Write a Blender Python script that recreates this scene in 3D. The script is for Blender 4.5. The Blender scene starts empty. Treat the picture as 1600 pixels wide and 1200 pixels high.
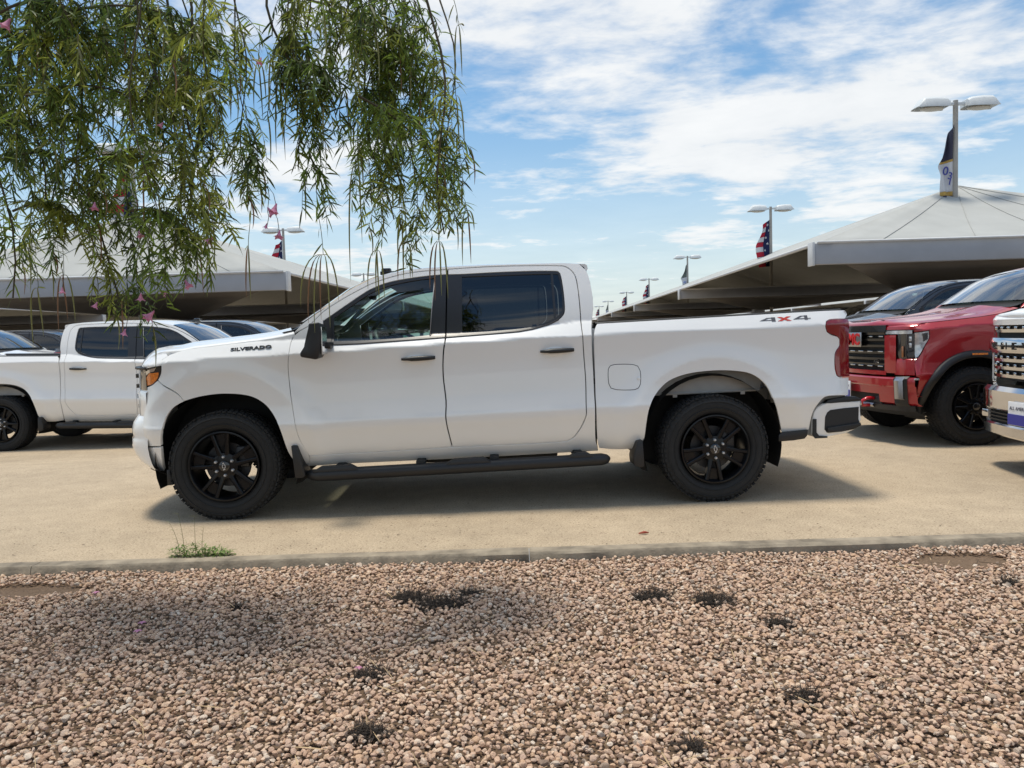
import bpy, bmesh, math, random
from mathutils import Vector, Matrix, noise

random.seed(7)
S = bpy.context.scene
COL = S.collection
# ------------------------------------------------------------------ camera
F_PX, CX, CY = 1186.0, 800.0, 600.0
CAM_H, PITCH, ROLL = 1.323, 0.0623, 0.030
_f = Vector((0, math.cos(PITCH), -math.sin(PITCH)))
_r0 = Vector((1, 0, 0)); _u0 = _r0.cross(_f)
C_R = _r0 * math.cos(ROLL) - _u0 * math.sin(ROLL)
C_U = _r0 * math.sin(ROLL) + _u0 * math.cos(ROLL)
C_F = _f
C_POS = Vector((0, 0, CAM_H))
cd = bpy.data.cameras.new('camera'); cam = bpy.data.objects.new('camera', cd); COL.objects.link(cam)
cam.matrix_world = Matrix(((C_R.x, C_U.x, -C_F.x, 0), (C_R.y, C_U.y, -C_F.y, 0), (C_R.z, C_U.z, -C_F.z, CAM_H), (0, 0, 0, 1)))
cd.sensor_width = 36.0; cd.lens = 36.0 * F_PX / 1600.0; cd.clip_start = 0.05; cd.clip_end = 3000
S.camera = cam

# ------------------------------------------------------------------ sky, sun, exposure
SUN_EL, SUN_AZ = math.radians(79), math.radians(-62)      # azimuth from +Y (behind the trucks), negative = left
SUN_STR, SKY_STR = 2.9, 0.13
w = bpy.data.worlds.new('World'); S.world = w; w.use_nodes = True
nt = w.node_tree; nt.nodes.clear()
def wn(t, **k):
    n = nt.nodes.new(t)
    for a, b in k.items(): setattr(n, a, b)
    return n
sky = wn('ShaderNodeTexSky', sky_type='NISHITA', sun_disc=False, sun_elevation=SUN_EL, sun_rotation=SUN_AZ, air_density=1.1, dust_density=1.2, ozone_density=1.6)
tc = wn('ShaderNodeTexCoord'); sep = wn('ShaderNodeSeparateXYZ'); nt.links.new(tc.outputs['Generated'], sep.inputs[0])
def wmath(op, a, b=None, c=None, clamp=False):
    n = wn('ShaderNodeMath', operation=op, use_clamp=clamp)
    for i, v in enumerate((a, b, c)):
        if v is None: continue
        if isinstance(v, (int, float)): n.inputs[i].default_value = v
        else: nt.links.new(v, n.inputs[i])
    return n.outputs[0]
zz = wmath('ADD', wmath('MAXIMUM', sep.outputs[2], 0.0), 0.10)
cxy = wn('ShaderNodeCombineXYZ')
nt.links.new(wmath('DIVIDE', sep.outputs[0], zz), cxy.inputs[0]); nt.links.new(wmath('DIVIDE', sep.outputs[1], zz), cxy.inputs[1])
def wnoise(scale, detail, rough, loc, stretch, rot=0.0, dist=0.0):
    m = wn('ShaderNodeMapping'); m.inputs['Location'].default_value = loc; m.inputs['Scale'].default_value = stretch; m.inputs['Rotation'].default_value = (0, 0, rot)
    nt.links.new(cxy.outputs[0], m.inputs[0])
    n = wn('ShaderNodeTexNoise'); n.inputs['Scale'].default_value = scale; n.inputs['Detail'].default_value = detail; n.inputs['Roughness'].default_value = rough; n.inputs['Distortion'].default_value = dist
    nt.links.new(m.outputs[0], n.inputs['Vector']); return n.outputs['Fac']
n1 = wnoise(0.62, 3, 0.5, (3.1, 1.7, 0), (1.0, 1.2, 1), 0.5, 0.3)
n2 = wnoise(2.2, 6, 0.60, (0.4, 5.2, 0), (1.0, 1.25, 1), 0.5, 0.3)
n3 = wnoise(8.0, 5, 0.6, (2.0, 0.3, 0), (0.95, 1.2, 1), 0.35, 0.2)
cm = wmath('ADD', wmath('MULTIPLY', n1, 0.75), wmath('ADD', wmath('MULTIPLY', n2, 0.42), wmath('MULTIPLY', n3, 0.20)))
mr = wn('ShaderNodeMapRange', interpolation_type='SMOOTHSTEP'); nt.links.new(cm, mr.inputs['Value'])
mr.inputs['From Min'].default_value = 0.612; mr.inputs['From Max'].default_value = 0.80; mr.inputs['To Max'].default_value = 0.93
# haze near the horizon thickens the veil
hz = wn('ShaderNodeMapRange', interpolation_type='SMOOTHSTEP'); nt.links.new(sep.outputs[2], hz.inputs['Value'])
hz.inputs['From Min'].default_value = 0.0; hz.inputs['From Max'].default_value = 0.30; hz.inputs['To Min'].default_value = 0.62; hz.inputs['To Max'].default_value = 0.0
cov = wmath('MAXIMUM', mr.outputs[0], hz.outputs[0])
cmix = wn('ShaderNodeMix', data_type='RGBA'); nt.links.new(cov, cmix.inputs['Factor'])
ccol = wn('ShaderNodeMix', data_type='RGBA'); nt.links.new(n2, ccol.inputs['Factor'])
ccol.inputs['A'].default_value = (4.9, 5.15, 5.4, 1); ccol.inputs['B'].default_value = (7.3, 7.25, 7.1, 1)
tint = wn('ShaderNodeMix', data_type='RGBA', blend_type='MULTIPLY'); tint.inputs['Factor'].default_value = 1.0
nt.links.new(sky.outputs[0], tint.inputs['A']); tint.inputs['B'].default_value = (0.72, 0.93, 1.0, 1)
nt.links.new(tint.outputs['Result'], cmix.inputs['A']); nt.links.new(ccol.outputs['Result'], cmix.inputs['B'])
bg = wn('ShaderNodeBackground'); bg.inputs['Strength'].default_value = SKY_STR
nt.links.new(cmix.outputs['Result'], bg.inputs['Color'])
wo = wn('ShaderNodeOutputWorld'); nt.links.new(bg.outputs[0], wo.inputs[0])

sd = bpy.data.lights.new('sun', 'SUN'); sun = bpy.data.objects.new('sun', sd); COL.objects.link(sun)
sd.energy = SUN_STR; sd.angle = math.radians(11.0); sd.color = (1.0, 0.92, 0.79)
sdir = Vector((math.sin(SUN_AZ) * math.cos(SUN_EL), math.cos(SUN_AZ) * math.cos(SUN_EL), math.sin(SUN_EL)))
sun.rotation_euler = sdir.to_track_quat('Z', 'Y').to_euler(); sun.location = sdir * 60
vs = S.view_settings; vs.view_transform = 'Standard'; vs.look = 'None'; vs.exposure = 0.22; vs.gamma = 1.0; vs.use_curve_mapping = False
S.cycles.max_bounces = 10; S.cycles.transparent_max_bounces = 16

# ------------------------------------------------------------------ pixel -> place helpers
def ray(px, py): return (C_F + C_R * ((px - CX) / F_PX) + C_U * ((CY - py) / F_PX))
def on_z(px, py, z): d = ray(px, py); return C_POS + d * ((z - CAM_H) / d.z)
def on_y(px, py, y): d = ray(px, py); return C_POS + d * (y / d.y)

# ------------------------------------------------------------------ materials
MATS = {}
def mat(name, col, rough=0.5, metal=0.0, coat=0.0, var=0.0, vscale=8.0, bump=0.0, bscale=60.0, spec=0.5, island=0.0, trans=0.0):
    if name in MATS: return MATS[name]
    m = bpy.data.materials.new(name); m.use_nodes = True; t = m.node_tree; b = t.nodes['Principled BSDF']
    b.inputs['Base Color'].default_value = (*col, 1); b.inputs['Roughness'].default_value = rough; b.inputs['Metallic'].default_value = metal
    b.inputs['Coat Weight'].default_value = coat; b.inputs['Coat Roughness'].default_value = 0.03; b.inputs['Specular IOR Level'].default_value = spec
    tcn = t.nodes.new('ShaderNodeTexCoord'); src = None
    if var:
        n = t.nodes.new('ShaderNodeTexNoise'); n.inputs['Scale'].default_value = vscale; n.inputs['Detail'].default_value = 5; t.links.new(tcn.outputs['Object'], n.inputs['Vector'])
        r = t.nodes.new('ShaderNodeMapRange'); t.links.new(n.outputs['Fac'], r.inputs['Value']); r.inputs['From Min'].default_value = 0.3; r.inputs['From Max'].default_value = 0.7
        r.inputs['To Min'].default_value = 1 - var; r.inputs['To Max'].default_value = 1 + var; src = r.outputs[0]
    if island:
        g = t.nodes.new('ShaderNodeNewGeometry'); r = t.nodes.new('ShaderNodeMapRange'); t.links.new(g.outputs['Random Per Island'], r.inputs['Value'])
        r.inputs['To Min'].default_value = 1 - island; r.inputs['To Max'].default_value = 1 + island
        if src:
            q = t.nodes.new('ShaderNodeMath'); q.operation = 'MULTIPLY'; t.links.new(src, q.inputs[0]); t.links.new(r.outputs[0], q.inputs[1]); src = q.outputs[0]
        else: src = r.outputs[0]
    if src:
        v = t.nodes.new('ShaderNodeVectorMath'); v.operation = 'SCALE'; v.inputs[0].default_value = col; t.links.new(src, v.inputs['Scale']); t.links.new(v.outputs[0], b.inputs['Base Color'])
    if bump:
        n = t.nodes.new('ShaderNodeTexNoise'); n.inputs['Scale'].default_value = bscale; n.inputs['Detail'].default_value = 6; t.links.new(tcn.outputs['Object'], n.inputs['Vector'])
        bp = t.nodes.new('ShaderNodeBump'); bp.inputs['Strength'].default_value = bump; bp.inputs['Distance'].default_value = 0.01; t.links.new(n.outputs['Fac'], bp.inputs['Height']); t.links.new(bp.outputs[0], b.inputs['Normal'])
    if trans:
        out = t.nodes['Material Output']; tr = t.nodes.new('ShaderNodeBsdfTranslucent'); mx = t.nodes.new('ShaderNodeMixShader'); mx.inputs[0].default_value = trans
        if src: t.links.new(v.outputs[0], tr.inputs['Color'])
        else: tr.inputs['Color'].default_value = (*col, 1)
        t.links.new(b.outputs[0], mx.inputs[1]); t.links.new(tr.outputs[0], mx.inputs[2]); t.links.new(mx.outputs[0], out.inputs['Surface'])
    MATS[name] = m; return m
def glass(name, tint, refl=0.5):
    if name in MATS: return MATS[name]
    m = bpy.data.materials.new(name); m.use_nodes = True; t = m.node_tree; t.nodes.clear()
    o = t.nodes.new('ShaderNodeOutputMaterial'); mx = t.nodes.new('ShaderNodeMixShader'); tr = t.nodes.new('ShaderNodeBsdfTransparent'); gl = t.nodes.new('ShaderNodeBsdfGlossy')
    fr = t.nodes.new('ShaderNodeFresnel'); fr.inputs['IOR'].default_value = 1.55; tr.inputs['Color'].default_value = (*tint, 1); gl.inputs['Roughness'].default_value = 0.015; gl.inputs['Color'].default_value = (0.95, 0.97, 1, 1)
    ma = t.nodes.new('ShaderNodeMath'); ma.operation = 'MULTIPLY'; ma.inputs[1].default_value = refl * 2; ma.use_clamp = True
    t.links.new(fr.outputs[0], ma.inputs[0]); t.links.new(ma.outputs[0], mx.inputs[0]); t.links.new(tr.outputs[0], mx.inputs[1]); t.links.new(gl.outputs[0], mx.inputs[2]); t.links.new(mx.outputs[0], o.inputs[0])
    MATS[name] = m; return m
WHITE = mat('white paint', (0.85, 0.845, 0.825), 0.35, 0, 1.0, var=0.012, vscale=1.5)
RED = mat('red metallic paint', (0.36, 0.007, 0.014), 0.34, 0.15, 1.0, var=0.03, vscale=2)
GREY = mat('dark grey paint', (0.045, 0.048, 0.056), 0.35, 0.5, 1.0, var=0.03)
GLOSSBLK = mat('gloss black', (0.012, 0.012, 0.013), 0.18, 0, 0.6)
SATINBLK = mat('satin black plastic', (0.014, 0.014, 0.015), 0.48, bump=0.05, bscale=400)
TRIMBLK = mat('pillar black', (0.022, 0.023, 0.027), 0.3)
WHEELBLK = mat('black alloy', (0.005, 0.005, 0.006), 0.28, 0.0, 0.12, spec=0.25)
RUBBER = mat('tyre rubber', (0.013, 0.013, 0.013), 0.8, var=0.2, vscale=20, bump=0.15, bscale=120)
UNDER = mat('underbody black', (0.010, 0.010, 0.010), 0.75, var=0.3)
CHROME = mat('chrome', (0.62, 0.62, 0.63), 0.09, 1.0)
STEEL = mat('brushed steel', (0.42, 0.42, 0.43), 0.3, 1.0)
INTER = mat('cabin plastic', (0.022, 0.023, 0.024), 0.6, var=0.15)
SEAT = mat('seat cloth', (0.035, 0.036, 0.038), 0.85, var=0.15, vscale=30)
REDLENS = mat('red lens', (0.22, 0.004, 0.008), 0.12, 0, 1.0, var=0.12, vscale=10)
AMBER = mat('amber lens', (0.75, 0.20, 0.015), 0.15, 0, 1.0, var=0.35, vscale=60)
CLEAR = mat('clear lens', (0.55, 0.56, 0.57), 0.1, 0.4, 1.0, var=0.2, vscale=25)
DARKLENS = mat('smoked lens', (0.03, 0.03, 0.032), 0.08, 0.1, 1.0)
GLASS_F = glass('door glass', (0.50, 0.64, 0.60), 0.75)
GLASS_W = glass('windscreen glass', (0.60, 0.72, 0.68), 0.9)
GLASS_R = glass('privacy glass', (0.09, 0.10, 0.105), 0.75)
GALV = mat('inner wheelhouse primer', (0.34, 0.33, 0.31), 0.5, 0.0, 0.2, var=0.1)
FABRIC = mat('canopy fabric', (0.42, 0.425, 0.405), 0.85, var=0.06, vscale=1.2, bump=0.05, bscale=8, trans=0.06)
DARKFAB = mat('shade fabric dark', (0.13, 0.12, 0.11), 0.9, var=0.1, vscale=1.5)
BEAM = mat('canopy steel', (0.36, 0.375, 0.41), 0.55, var=0.06, vscale=2)
BEAMW = mat('canopy steel light', (0.6, 0.61, 0.62), 0.5, var=0.05)
POLE = mat('lamp pole', (0.36, 0.34, 0.31), 0.5, 0.2, var=0.1, vscale=3)
LAMP = mat('lamp housing', (0.62, 0.65, 0.66), 0.45, var=0.05)
LAMPGL = mat('lamp lens', (0.45, 0.43, 0.38), 0.2)
BLACKTXT = mat('black badge', (0.01, 0.01, 0.01), 0.3)
WHITETXT = mat('white print', (0.75, 0.75, 0.76), 0.5)
NAVY = mat('navy cloth', (0.012, 0.02, 0.09), 0.8, trans=0.2)
NAVYGREY = mat('slate navy cloth', (0.06, 0.06, 0.10), 0.8, trans=0.2)
GOLD = mat('gold cloth', (0.62, 0.42, 0.12), 0.8, trans=0.25)
REDCLOTH = mat('red cloth', (0.55, 0.02, 0.05), 0.8, trans=0.25)
WHITECLOTH = mat('white cloth', (0.74, 0.74, 0.76), 0.8, trans=0.3)
CONC = mat('curb concrete', (0.27, 0.225, 0.165), 0.9, var=0.42, vscale=7, bump=0.5, bscale=50)

# ------------------------------------------------------------------ object helpers
def tag(o, label=None, cat=None, group=None, kind=None):
    if label: o['label'] = label
    if cat: o['category'] = cat
    if group: o['group'] = group
    if kind: o['kind'] = kind
    return o
def link(name, me, material, parent=None):
    if material is not None and not me.materials: me.materials.append(material)
    o = bpy.data.objects.new(name, me); COL.objects.link(o)
    if parent: o.parent = parent
    return o
def empty(name, loc=(0, 0, 0), rz=0.0):
    o = bpy.data.objects.new(name, None); COL.objects.link(o); o.location = loc; o.rotation_euler = (0, 0, rz); o.empty_display_size = 0.3
    return o
def copy_tree(o, parent=None):
    c = o.copy(); COL.objects.link(c); c.parent = parent
    for ch in list(o.children): copy_tree(ch, c)
    return c
def from_bm(name, bm, material, parent=None, smooth=False, angle=None):
    me = bpy.data.meshes.new(name)
    bmesh.ops.recalc_face_normals(bm, faces=bm.faces)
    bm.to_mesh(me); bm.free()
    if smooth:
        me.polygons.foreach_set('use_smooth', [True] * len(me.polygons))
        if angle:
            try: me.set_sharp_from_angle(angle=angle)
            except Exception: pass
    return link(name, me, material, parent)
def bm_box(bm, c, s, rot=None, bev=0.0):
    M = Matrix.Translation(c)
    if rot is not None: M = M @ rot.to_4x4()
    r = bmesh.ops.create_cube(bm, size=1.0, matrix=M @ Matrix.Diagonal((*s, 1)))
    if bev:
        es = list({e for v in r['verts'] for e in v.link_edges}); bmesh.ops.bevel(bm, geom=es, offset=bev, segments=2, affect='EDGES', profile=0.5)
def box(name, c, s, material, parent=None, bev=0.0, rot=None):
    bm = bmesh.new(); bm_box(bm, c, s, rot, bev); return from_bm(name, bm, material, parent, smooth=bev > 0, angle=0.7)
def bm_tube(bm, pts, rad, n=8, cap=True):
    pts = [Vector(p) for p in pts]; rings = []
    for i, p in enumerate(pts):
        d = (pts[min(i + 1, len(pts) - 1)] - pts[max(i - 1, 0)])
        d = d.normalized() if d.length > 1e-9 else Vector((0, 0, 1))
        a = d.cross(Vector((0, 0, 1)) if abs(d.z) < 0.9 else Vector((1, 0, 0))).normalized(); b = d.cross(a)
        r = rad[i] if isinstance(rad, (list, tuple)) else rad
        rings.append([bm.verts.new(p + (a * math.cos(2 * math.pi * k / n) + b * math.sin(2 * math.pi * k / n)) * r) for k in range(n)])
    for i in range(len(rings) - 1):
        for k in range(n): bm.faces.new((rings[i][k], rings[i][(k + 1) % n], rings[i + 1][(k + 1) % n], rings[i + 1][k]))
    if cap:
        bm.faces.new(rings[0][::-1]); bm.faces.new(rings[-1])
def tube(name, pts, rad, material, parent=None, n=10):
    bm = bmesh.new(); bm_tube(bm, pts, rad, n); return from_bm(name, bm, material, parent, True, 0.8)
def loft(name, rows, material, parent=None, flip=False, thick=0.0, angle=None):
    bm = bmesh.new(); V = [[bm.verts.new(p) for p in r] for r in rows]
    for i in range(len(V) - 1):
        for j in range(len(V[0]) - 1):
            q = (V[i][j], V[i][j + 1], V[i + 1][j + 1], V[i + 1][j])
            try: bm.faces.new(q[::-1] if flip else q)
            except ValueError: pass
    if thick:
        bmesh.ops.recalc_face_normals(bm, faces=bm.faces)
        bmesh.ops.solidify(bm, geom=bm.faces[:], thickness=thick)
    return from_bm(name, bm, material, parent, True, angle)
def prism(name, pts, axis_vec, material, parent=None, bev=0.0):
    """polygon (3-D points) extruded by axis_vec"""
    bm = bmesh.new(); a = [bm.verts.new(p) for p in pts]; b = [bm.verts.new(Vector(p) + Vector(axis_vec)) for p in pts]; n = len(a)
    bm.faces.new(a); bm.faces.new(b[::-1])
    for i in range(n): bm.faces.new((a[i], b[i], b[(i + 1) % n], a[(i + 1) % n]))
    if bev: bmesh.ops.bevel(bm, geom=bm.edges[:], offset=bev, segments=2, affect='EDGES', profile=0.5)
    return from_bm(name, bm, material, parent, bev > 0, 0.6)
def lathe(bm, prof, n=48, axis='y', start=0.0, end=2 * math.pi, c=(0, 0, 0)):
    full = abs(end - start - 2 * math.pi) < 1e-6; rows = []; m = n if full else n + 1
    for k in range(m):
        a = start + (end - start) * k / n; rows.append([bm.verts.new((c[0] + r * math.cos(a), c[1] + y, c[2] + r * math.sin(a))) for (r, y) in prof])
    for k in range(n):
        A, B = rows[k], rows[(k + 1) % m]
        for j in range(len(prof) - 1): bm.faces.new((A[j], A[j + 1], B[j + 1], B[j]))
def text_mesh(body, size, material, name, parent, M, sx=1.0, extrude=0.004, bold=0.0):
    cu = bpy.data.curves.new(name, 'FONT'); cu.body = body; cu.size = size; cu.extrude = extrude; cu.offset = bold; cu.align_x = 'CENTER'; cu.align_y = 'CENTER'; cu.resolution_u = 3
    to = bpy.data.objects.new(name, cu); COL.objects.link(to)
    dg = bpy.context.evaluated_depsgraph_get(); me = bpy.data.meshes.new_from_object(to.evaluated_get(dg))
    bpy.data.objects.remove(to); me.transform(M @ Matrix.Diagonal((sx, 1, 1, 1))); me.materials.clear()
    return link(name, me, material, parent)
FACE_NEAR = Matrix.Rotation(math.pi / 2, 4, 'X')        # text facing -Y, reading along +X

# ------------------------------------------------------------------ curved panels cut from an outline
def smooth_outline(pts, k=4, corner=38):
    n = len(pts); P = [Vector(p).to_2d() if len(p) > 2 else Vector(p) for p in pts]; sharp = []
    for i in range(n):
        a = P[i] - P[i - 1]; b = P[(i + 1) % n] - P[i]
        sharp.append(a.length < 1e-6 or b.length < 1e-6 or math.degrees(a.angle(b)) > corner)
    out = []
    for i in range(n):
        p1, p2 = P[i], P[(i + 1) % n]; L = (p2 - p1).length
        t1 = (p2 - p1) if sharp[i] else (p2 - P[i - 1]) * (L / max(1e-6, (p2 - p1).length + (p1 - P[i - 1]).length))
        q = P[(i + 2) % n]; j = (i + 1) % n
        t2 = (p2 - p1) if sharp[j] else (q - p1) * (L / max(1e-6, (p2 - p1).length + (q - p2).length))
        kk = max(1, min(k, int(L / 0.012)))
        for s in range(kk):
            t = s / kk; h = (2 * t**3 - 3 * t**2 + 1, t**3 - 2 * t**2 + t, -2 * t**3 + 3 * t**2, t**3 - t**2)
            out.append(p1 * h[0] + t1 * h[1] + p2 * h[2] + t2 * h[3])
    return out
def shrink(P, d):
    n = len(P); A = sum(P[i].x * P[(i + 1) % n].y - P[(i + 1) % n].x * P[i].y for i in range(n)); s = 1 if A > 0 else -1; out = []
    for i in range(n):
        a = (P[i] - P[i - 1]); b = (P[(i + 1) % n] - P[i])
        if a.length < 1e-7 or b.length < 1e-7: out.append(P[i]); continue
        a.normalize(); b.normalize(); na = Vector((-a.y, a.x)) * s; nb = Vector((-b.y, b.x)) * s; m = na + nb
        if m.length < 0.2: out.append(P[i]); continue
        m.normalize(); out.append(P[i] + m * (d / max(0.4, m.dot(na))))
    return out
_PC = {}; _KEEP = []
def panel(name, outline, fn, material, parent, mirror=False, grid=0.05, gridz=0.02, depth=0.03, gap=0.0025, off=0.0, smooth=True, holes=(), both=False):
    """outline: (a,b) pairs; fn(a,b)->Vector on the skin, outward normal = fn_b x fn_a ... oriented to -Y/-X side"""
    key = (name, id(fn), len(outline), tuple(outline[0]), off)
    if mirror and key in _PC: V, faces, fn_l = _PC.pop(key); return panel_mesh(name, V, faces, fn_l, True, material, parent)
    P = smooth_outline(outline) if smooth else [Vector(p) for p in outline]
    if gap: P = shrink(P, gap)
    loops = [P] + [(smooth_outline(h) if smooth else [Vector(q) for q in h]) for h in holes]
    bm = bmesh.new(); edges = []
    for L in loops:
        vv = [bm.verts.new((p.x, 0, p.y)) for p in L]
        for i in range(len(vv)):
            edges.append(bm.edges.new((vv[i], vv[(i + 1) % len(vv)])))
    bmesh.ops.triangle_fill(bm, use_beauty=True, use_dissolve=False, edges=edges)
    xs = [p.x for p in P]; zs = [p.y for p in P]
    for lo, hi, no, g_ in ((min(xs), max(xs), (1, 0, 0), grid), (min(zs), max(zs), (0, 0, 1), gridz)):
        k = math.ceil(lo / g_ + 1e-4)
        while k * g_ < hi - 1e-4:
            c = k * g_ + 0.00037
            bmesh.ops.bisect_plane(bm, geom=bm.verts[:] + bm.edges[:] + bm.faces[:], plane_co=(c, 0, c), plane_no=no, dist=1e-6); k += 1
    e = 0.004; pos = {}; nor = {}
    for v in bm.verts:
        a, b = v.co.x, v.co.z; p = fn(a, b); nn = (fn(a + e, b) - fn(a - e, b)).cross(fn(a, b + e) - fn(a, b - e))
        nn = nn.normalized() if nn.length > 1e-12 else Vector((0, -1, 0)); pos[v] = p + nn * off; nor[v] = nn
    verts, norms, faces, fn_l = [], [], [], []
    idx = {v: i for i, v in enumerate(bm.verts)}
    V = [None] * len(idx); N = [None] * len(idx)
    for v, i in idx.items(): V[i] = pos[v]; N[i] = nor[v]
    for f in bm.faces:
        ids = [idx[v] for v in f.verts]; q = sum(((V[ids[i]] - V[ids[0]]).cross(V[ids[(i + 1) % len(ids)]] - V[ids[0]]) for i in range(1, len(ids) - 1)), Vector())
        m = sum((N[i] for i in ids), Vector())
        if q.dot(m) < 0: ids = ids[::-1]
        faces.append(ids); fn_l += [N[i] for i in ids]
    if depth:
        for ed in bm.edges:
            if len(ed.link_faces) != 1: continue
            a, b = (idx[v] for v in ed.verts); fa = faces[[f for f in bm.faces].index(ed.link_faces[0])] if False else None
            na, nb = N[a], N[b]; i0 = len(V)
            V += [V[a], V[b], V[b] - nb * depth, V[a] - na * depth]
            n = (V[i0 + 1] - V[i0]).cross(V[i0 + 3] - V[i0]).normalized() if (V[i0 + 1] - V[i0]).length > 1e-7 else na
            fc = ed.link_faces[0].calc_center_median(); cc = sum((pos[v] for v in ed.link_faces[0].verts), Vector()) / len(ed.link_faces[0].verts)
            q = [i0, i0 + 1, i0 + 2, i0 + 3]
            if n.dot(V[i0] - cc) < 0: q = q[::-1]; n = -n
            # slightly rounded lip: top verts lean half way between skin and rim normal
            lip = lambda i: (n + (na if i == i0 else nb)).normalized() if i in (i0, i0 + 1) else n
            faces.append(q); fn_l += [lip(i) for i in q]
    bm.free(); _KEEP.append(fn)
    if not mirror: _PC[key] = (V, faces, fn_l)
    return panel_mesh(name, V, faces, fn_l, mirror, material, parent)
def panel_mesh(name, V, faces, fn_l, mirror, material, parent):
    if mirror:
        V = [Vector((p.x, -p.y, p.z)) for p in V]; k = 0; nf, nl = [], []
        for f in faces:
            nn = fn_l[k:k + len(f)]; k += len(f); nf.append(f[::-1]); nl += [Vector((q.x, -q.y, q.z)) for q in nn[::-1]]
        faces, fn_l = nf, nl
    me = bpy.data.meshes.new(name); me.from_pydata([tuple(p) for p in V], [], faces); me.update()
    me.polygons.foreach_set('use_smooth', [True] * len(me.polygons))
    try: me.normals_split_custom_set([tuple(q) for q in fn_l])
    except Exception as ex: print('normals', ex)
    return link(name, me, material, parent)

def pchip(xs, ys):
    n = len(xs); h = [xs[i + 1] - xs[i] for i in range(n - 1)]; d = [(ys[i + 1] - ys[i]) / h[i] for i in range(n - 1)]; m = [d[0]] + [0] * (n - 2) + [d[-1]]
    for i in range(1, n - 1):
        if d[i - 1] * d[i] > 0: w1, w2 = 2 * h[i] + h[i - 1], h[i] + 2 * h[i - 1]; m[i] = (w1 + w2) / (w1 / d[i - 1] + w2 / d[i])
    def f(x):
        if x <= xs[0]: return ys[0] + m[0] * (x - xs[0])
        if x >= xs[-1]: return ys[-1] + m[-1] * (x - xs[-1])
        i = 0
        while x > xs[i + 1]: i += 1
        t = (x - xs[i]) / h[i]
        return ys[i] * (2*t**3 - 3*t**2 + 1) + h[i] * m[i] * (t**3 - 2*t**2 + t) + ys[i + 1] * (-2*t**3 + 3*t**2) + h[i] * m[i + 1] * (t**3 - t**2)
    return f

# ================================================================== SETTING
def sstep(a, b, x): t = min(1, max(0, (x - a) / (b - a))); return t * t * (3 - 2 * t)
def ground_z(x, y): return -0.17 * sstep(8.0, 11.0, y) * sstep(-0.5, -6.0, x)
def surf_mat(name, base, specks, rough=0.92):
    m = bpy.data.materials.new(name); m.use_nodes = True; t = m.node_tree; b = t.nodes['Principled BSDF']; b.inputs['Roughness'].default_value = rough; b.inputs['Specular IOR Level'].default_value = 0.3
    tcn = t.nodes.new('ShaderNodeTexCoord')
    def nz(scale, detail=4, rg=0.55):
        n = t.nodes.new('ShaderNodeTexNoise'); n.inputs['Scale'].default_value = scale; n.inputs['Detail'].default_value = detail; n.inputs['Roughness'].default_value = rg; t.links.new(tcn.outputs['Object'], n.inputs['Vector']); return n.outputs['Fac']
    def ramp(src, a, b2, c0, c1):
        r = t.nodes.new('ShaderNodeValToRGB'); r.color_ramp.elements[0].position = a; r.color_ramp.elements[1].position = b2; r.color_ramp.elements[0].color = (*c0, 1); r.color_ramp.elements[1].color = (*c1, 1); t.links.new(src, r.inputs[0]); return r.outputs[0]
    def mul(a, c):
        x = t.nodes.new('ShaderNodeMix'); x.data_type = 'RGBA'; x.blend_type = 'MULTIPLY'; x.inputs['Factor'].default_value = 1; t.links.new(a, x.inputs['A']); t.links.new(c, x.inputs['B']); return x.outputs['Result']
    big = ramp(nz(0.55, 6, 0.65), 0.3, 0.72, tuple(c * 0.80 for c in base), tuple(c * 1.08 for c in base))
    mid = ramp(nz(5.0, 6, 0.65), 0.3, 0.7, (0.88, 0.87, 0.86), (1.06, 1.06, 1.05))
    fine = ramp(nz(75.0, 4, 0.75), 0.32, 0.68, (0.66, 0.63, 0.60), (1.26, 1.27, 1.28))
    col = mul(mul(big, mid), fine)
    for sc, th, cc in specks:
        v = t.nodes.new('ShaderNodeTexVoronoi'); v.inputs['Scale'].default_value = sc; v.inputs['Randomness'].default_value = 1; t.links.new(tcn.outputs['Object'], v.inputs['Vector'])
        col = mul(col, ramp(v.outputs['Distance'], th, th + 0.06, cc, (1, 1, 1)))
    t.links.new(col, b.inputs['Base Color'])
    bp = t.nodes.new('ShaderNodeBump'); bp.inputs['Strength'].default_value = 0.5; bp.inputs['Distance'].default_value = 0.006; t.links.new(nz(150, 4, 0.7), bp.inputs['Height']); t.links.new(bp.outputs[0], b.inputs['Normal'])
    return m
ASPH = surf_mat('worn tan asphalt', (0.49, 0.395, 0.28), [(26, 0.10, (0.45, 0.4, 0.36)), (9, 0.035, (0.35, 0.3, 0.27)), (60, 0.13, (0.62, 0.58, 0.54))])
SOIL = surf_mat('bare soil', (0.17, 0.115, 0.075), [(40, 0.15, (0.6, 0.6, 0.6))])
CURB_Y0, CURB_Y1 = 4.56, 4.67
def axis_pts(fine0, fine1, step, far):
    a = []; x = fine0
    while x < fine1: a.append(x); x += step
    a.append(fine1); s = step; lo = fine0; hi = fine1
    while hi < far: s *= 1.5; hi += s; a.append(hi); lo -= s; a.insert(0, lo)
    return a
gx = axis_pts(-16, 16, 0.5, 900); gy = [CURB_Y1]
y = 5.0
while y < 20: gy.append(y); y += 0.5
s = 0.6
while y < 1200: gy.append(y); s *= 1.4; y += s
tag(loft('parking_lot', [[(x, yy, ground_z(x, yy)) for x in gx] for yy in gy], ASPH), kind='structure')
by = [CURB_Y0, 3.9, 3.2, 2.4, 1.5, 0.5, -1, -4, -10, -30, -90, -300]
tag(loft('gravel_bed', [[(x, yy, -0.058) for x in gx] for yy in by], SOIL), kind='structure')
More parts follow.
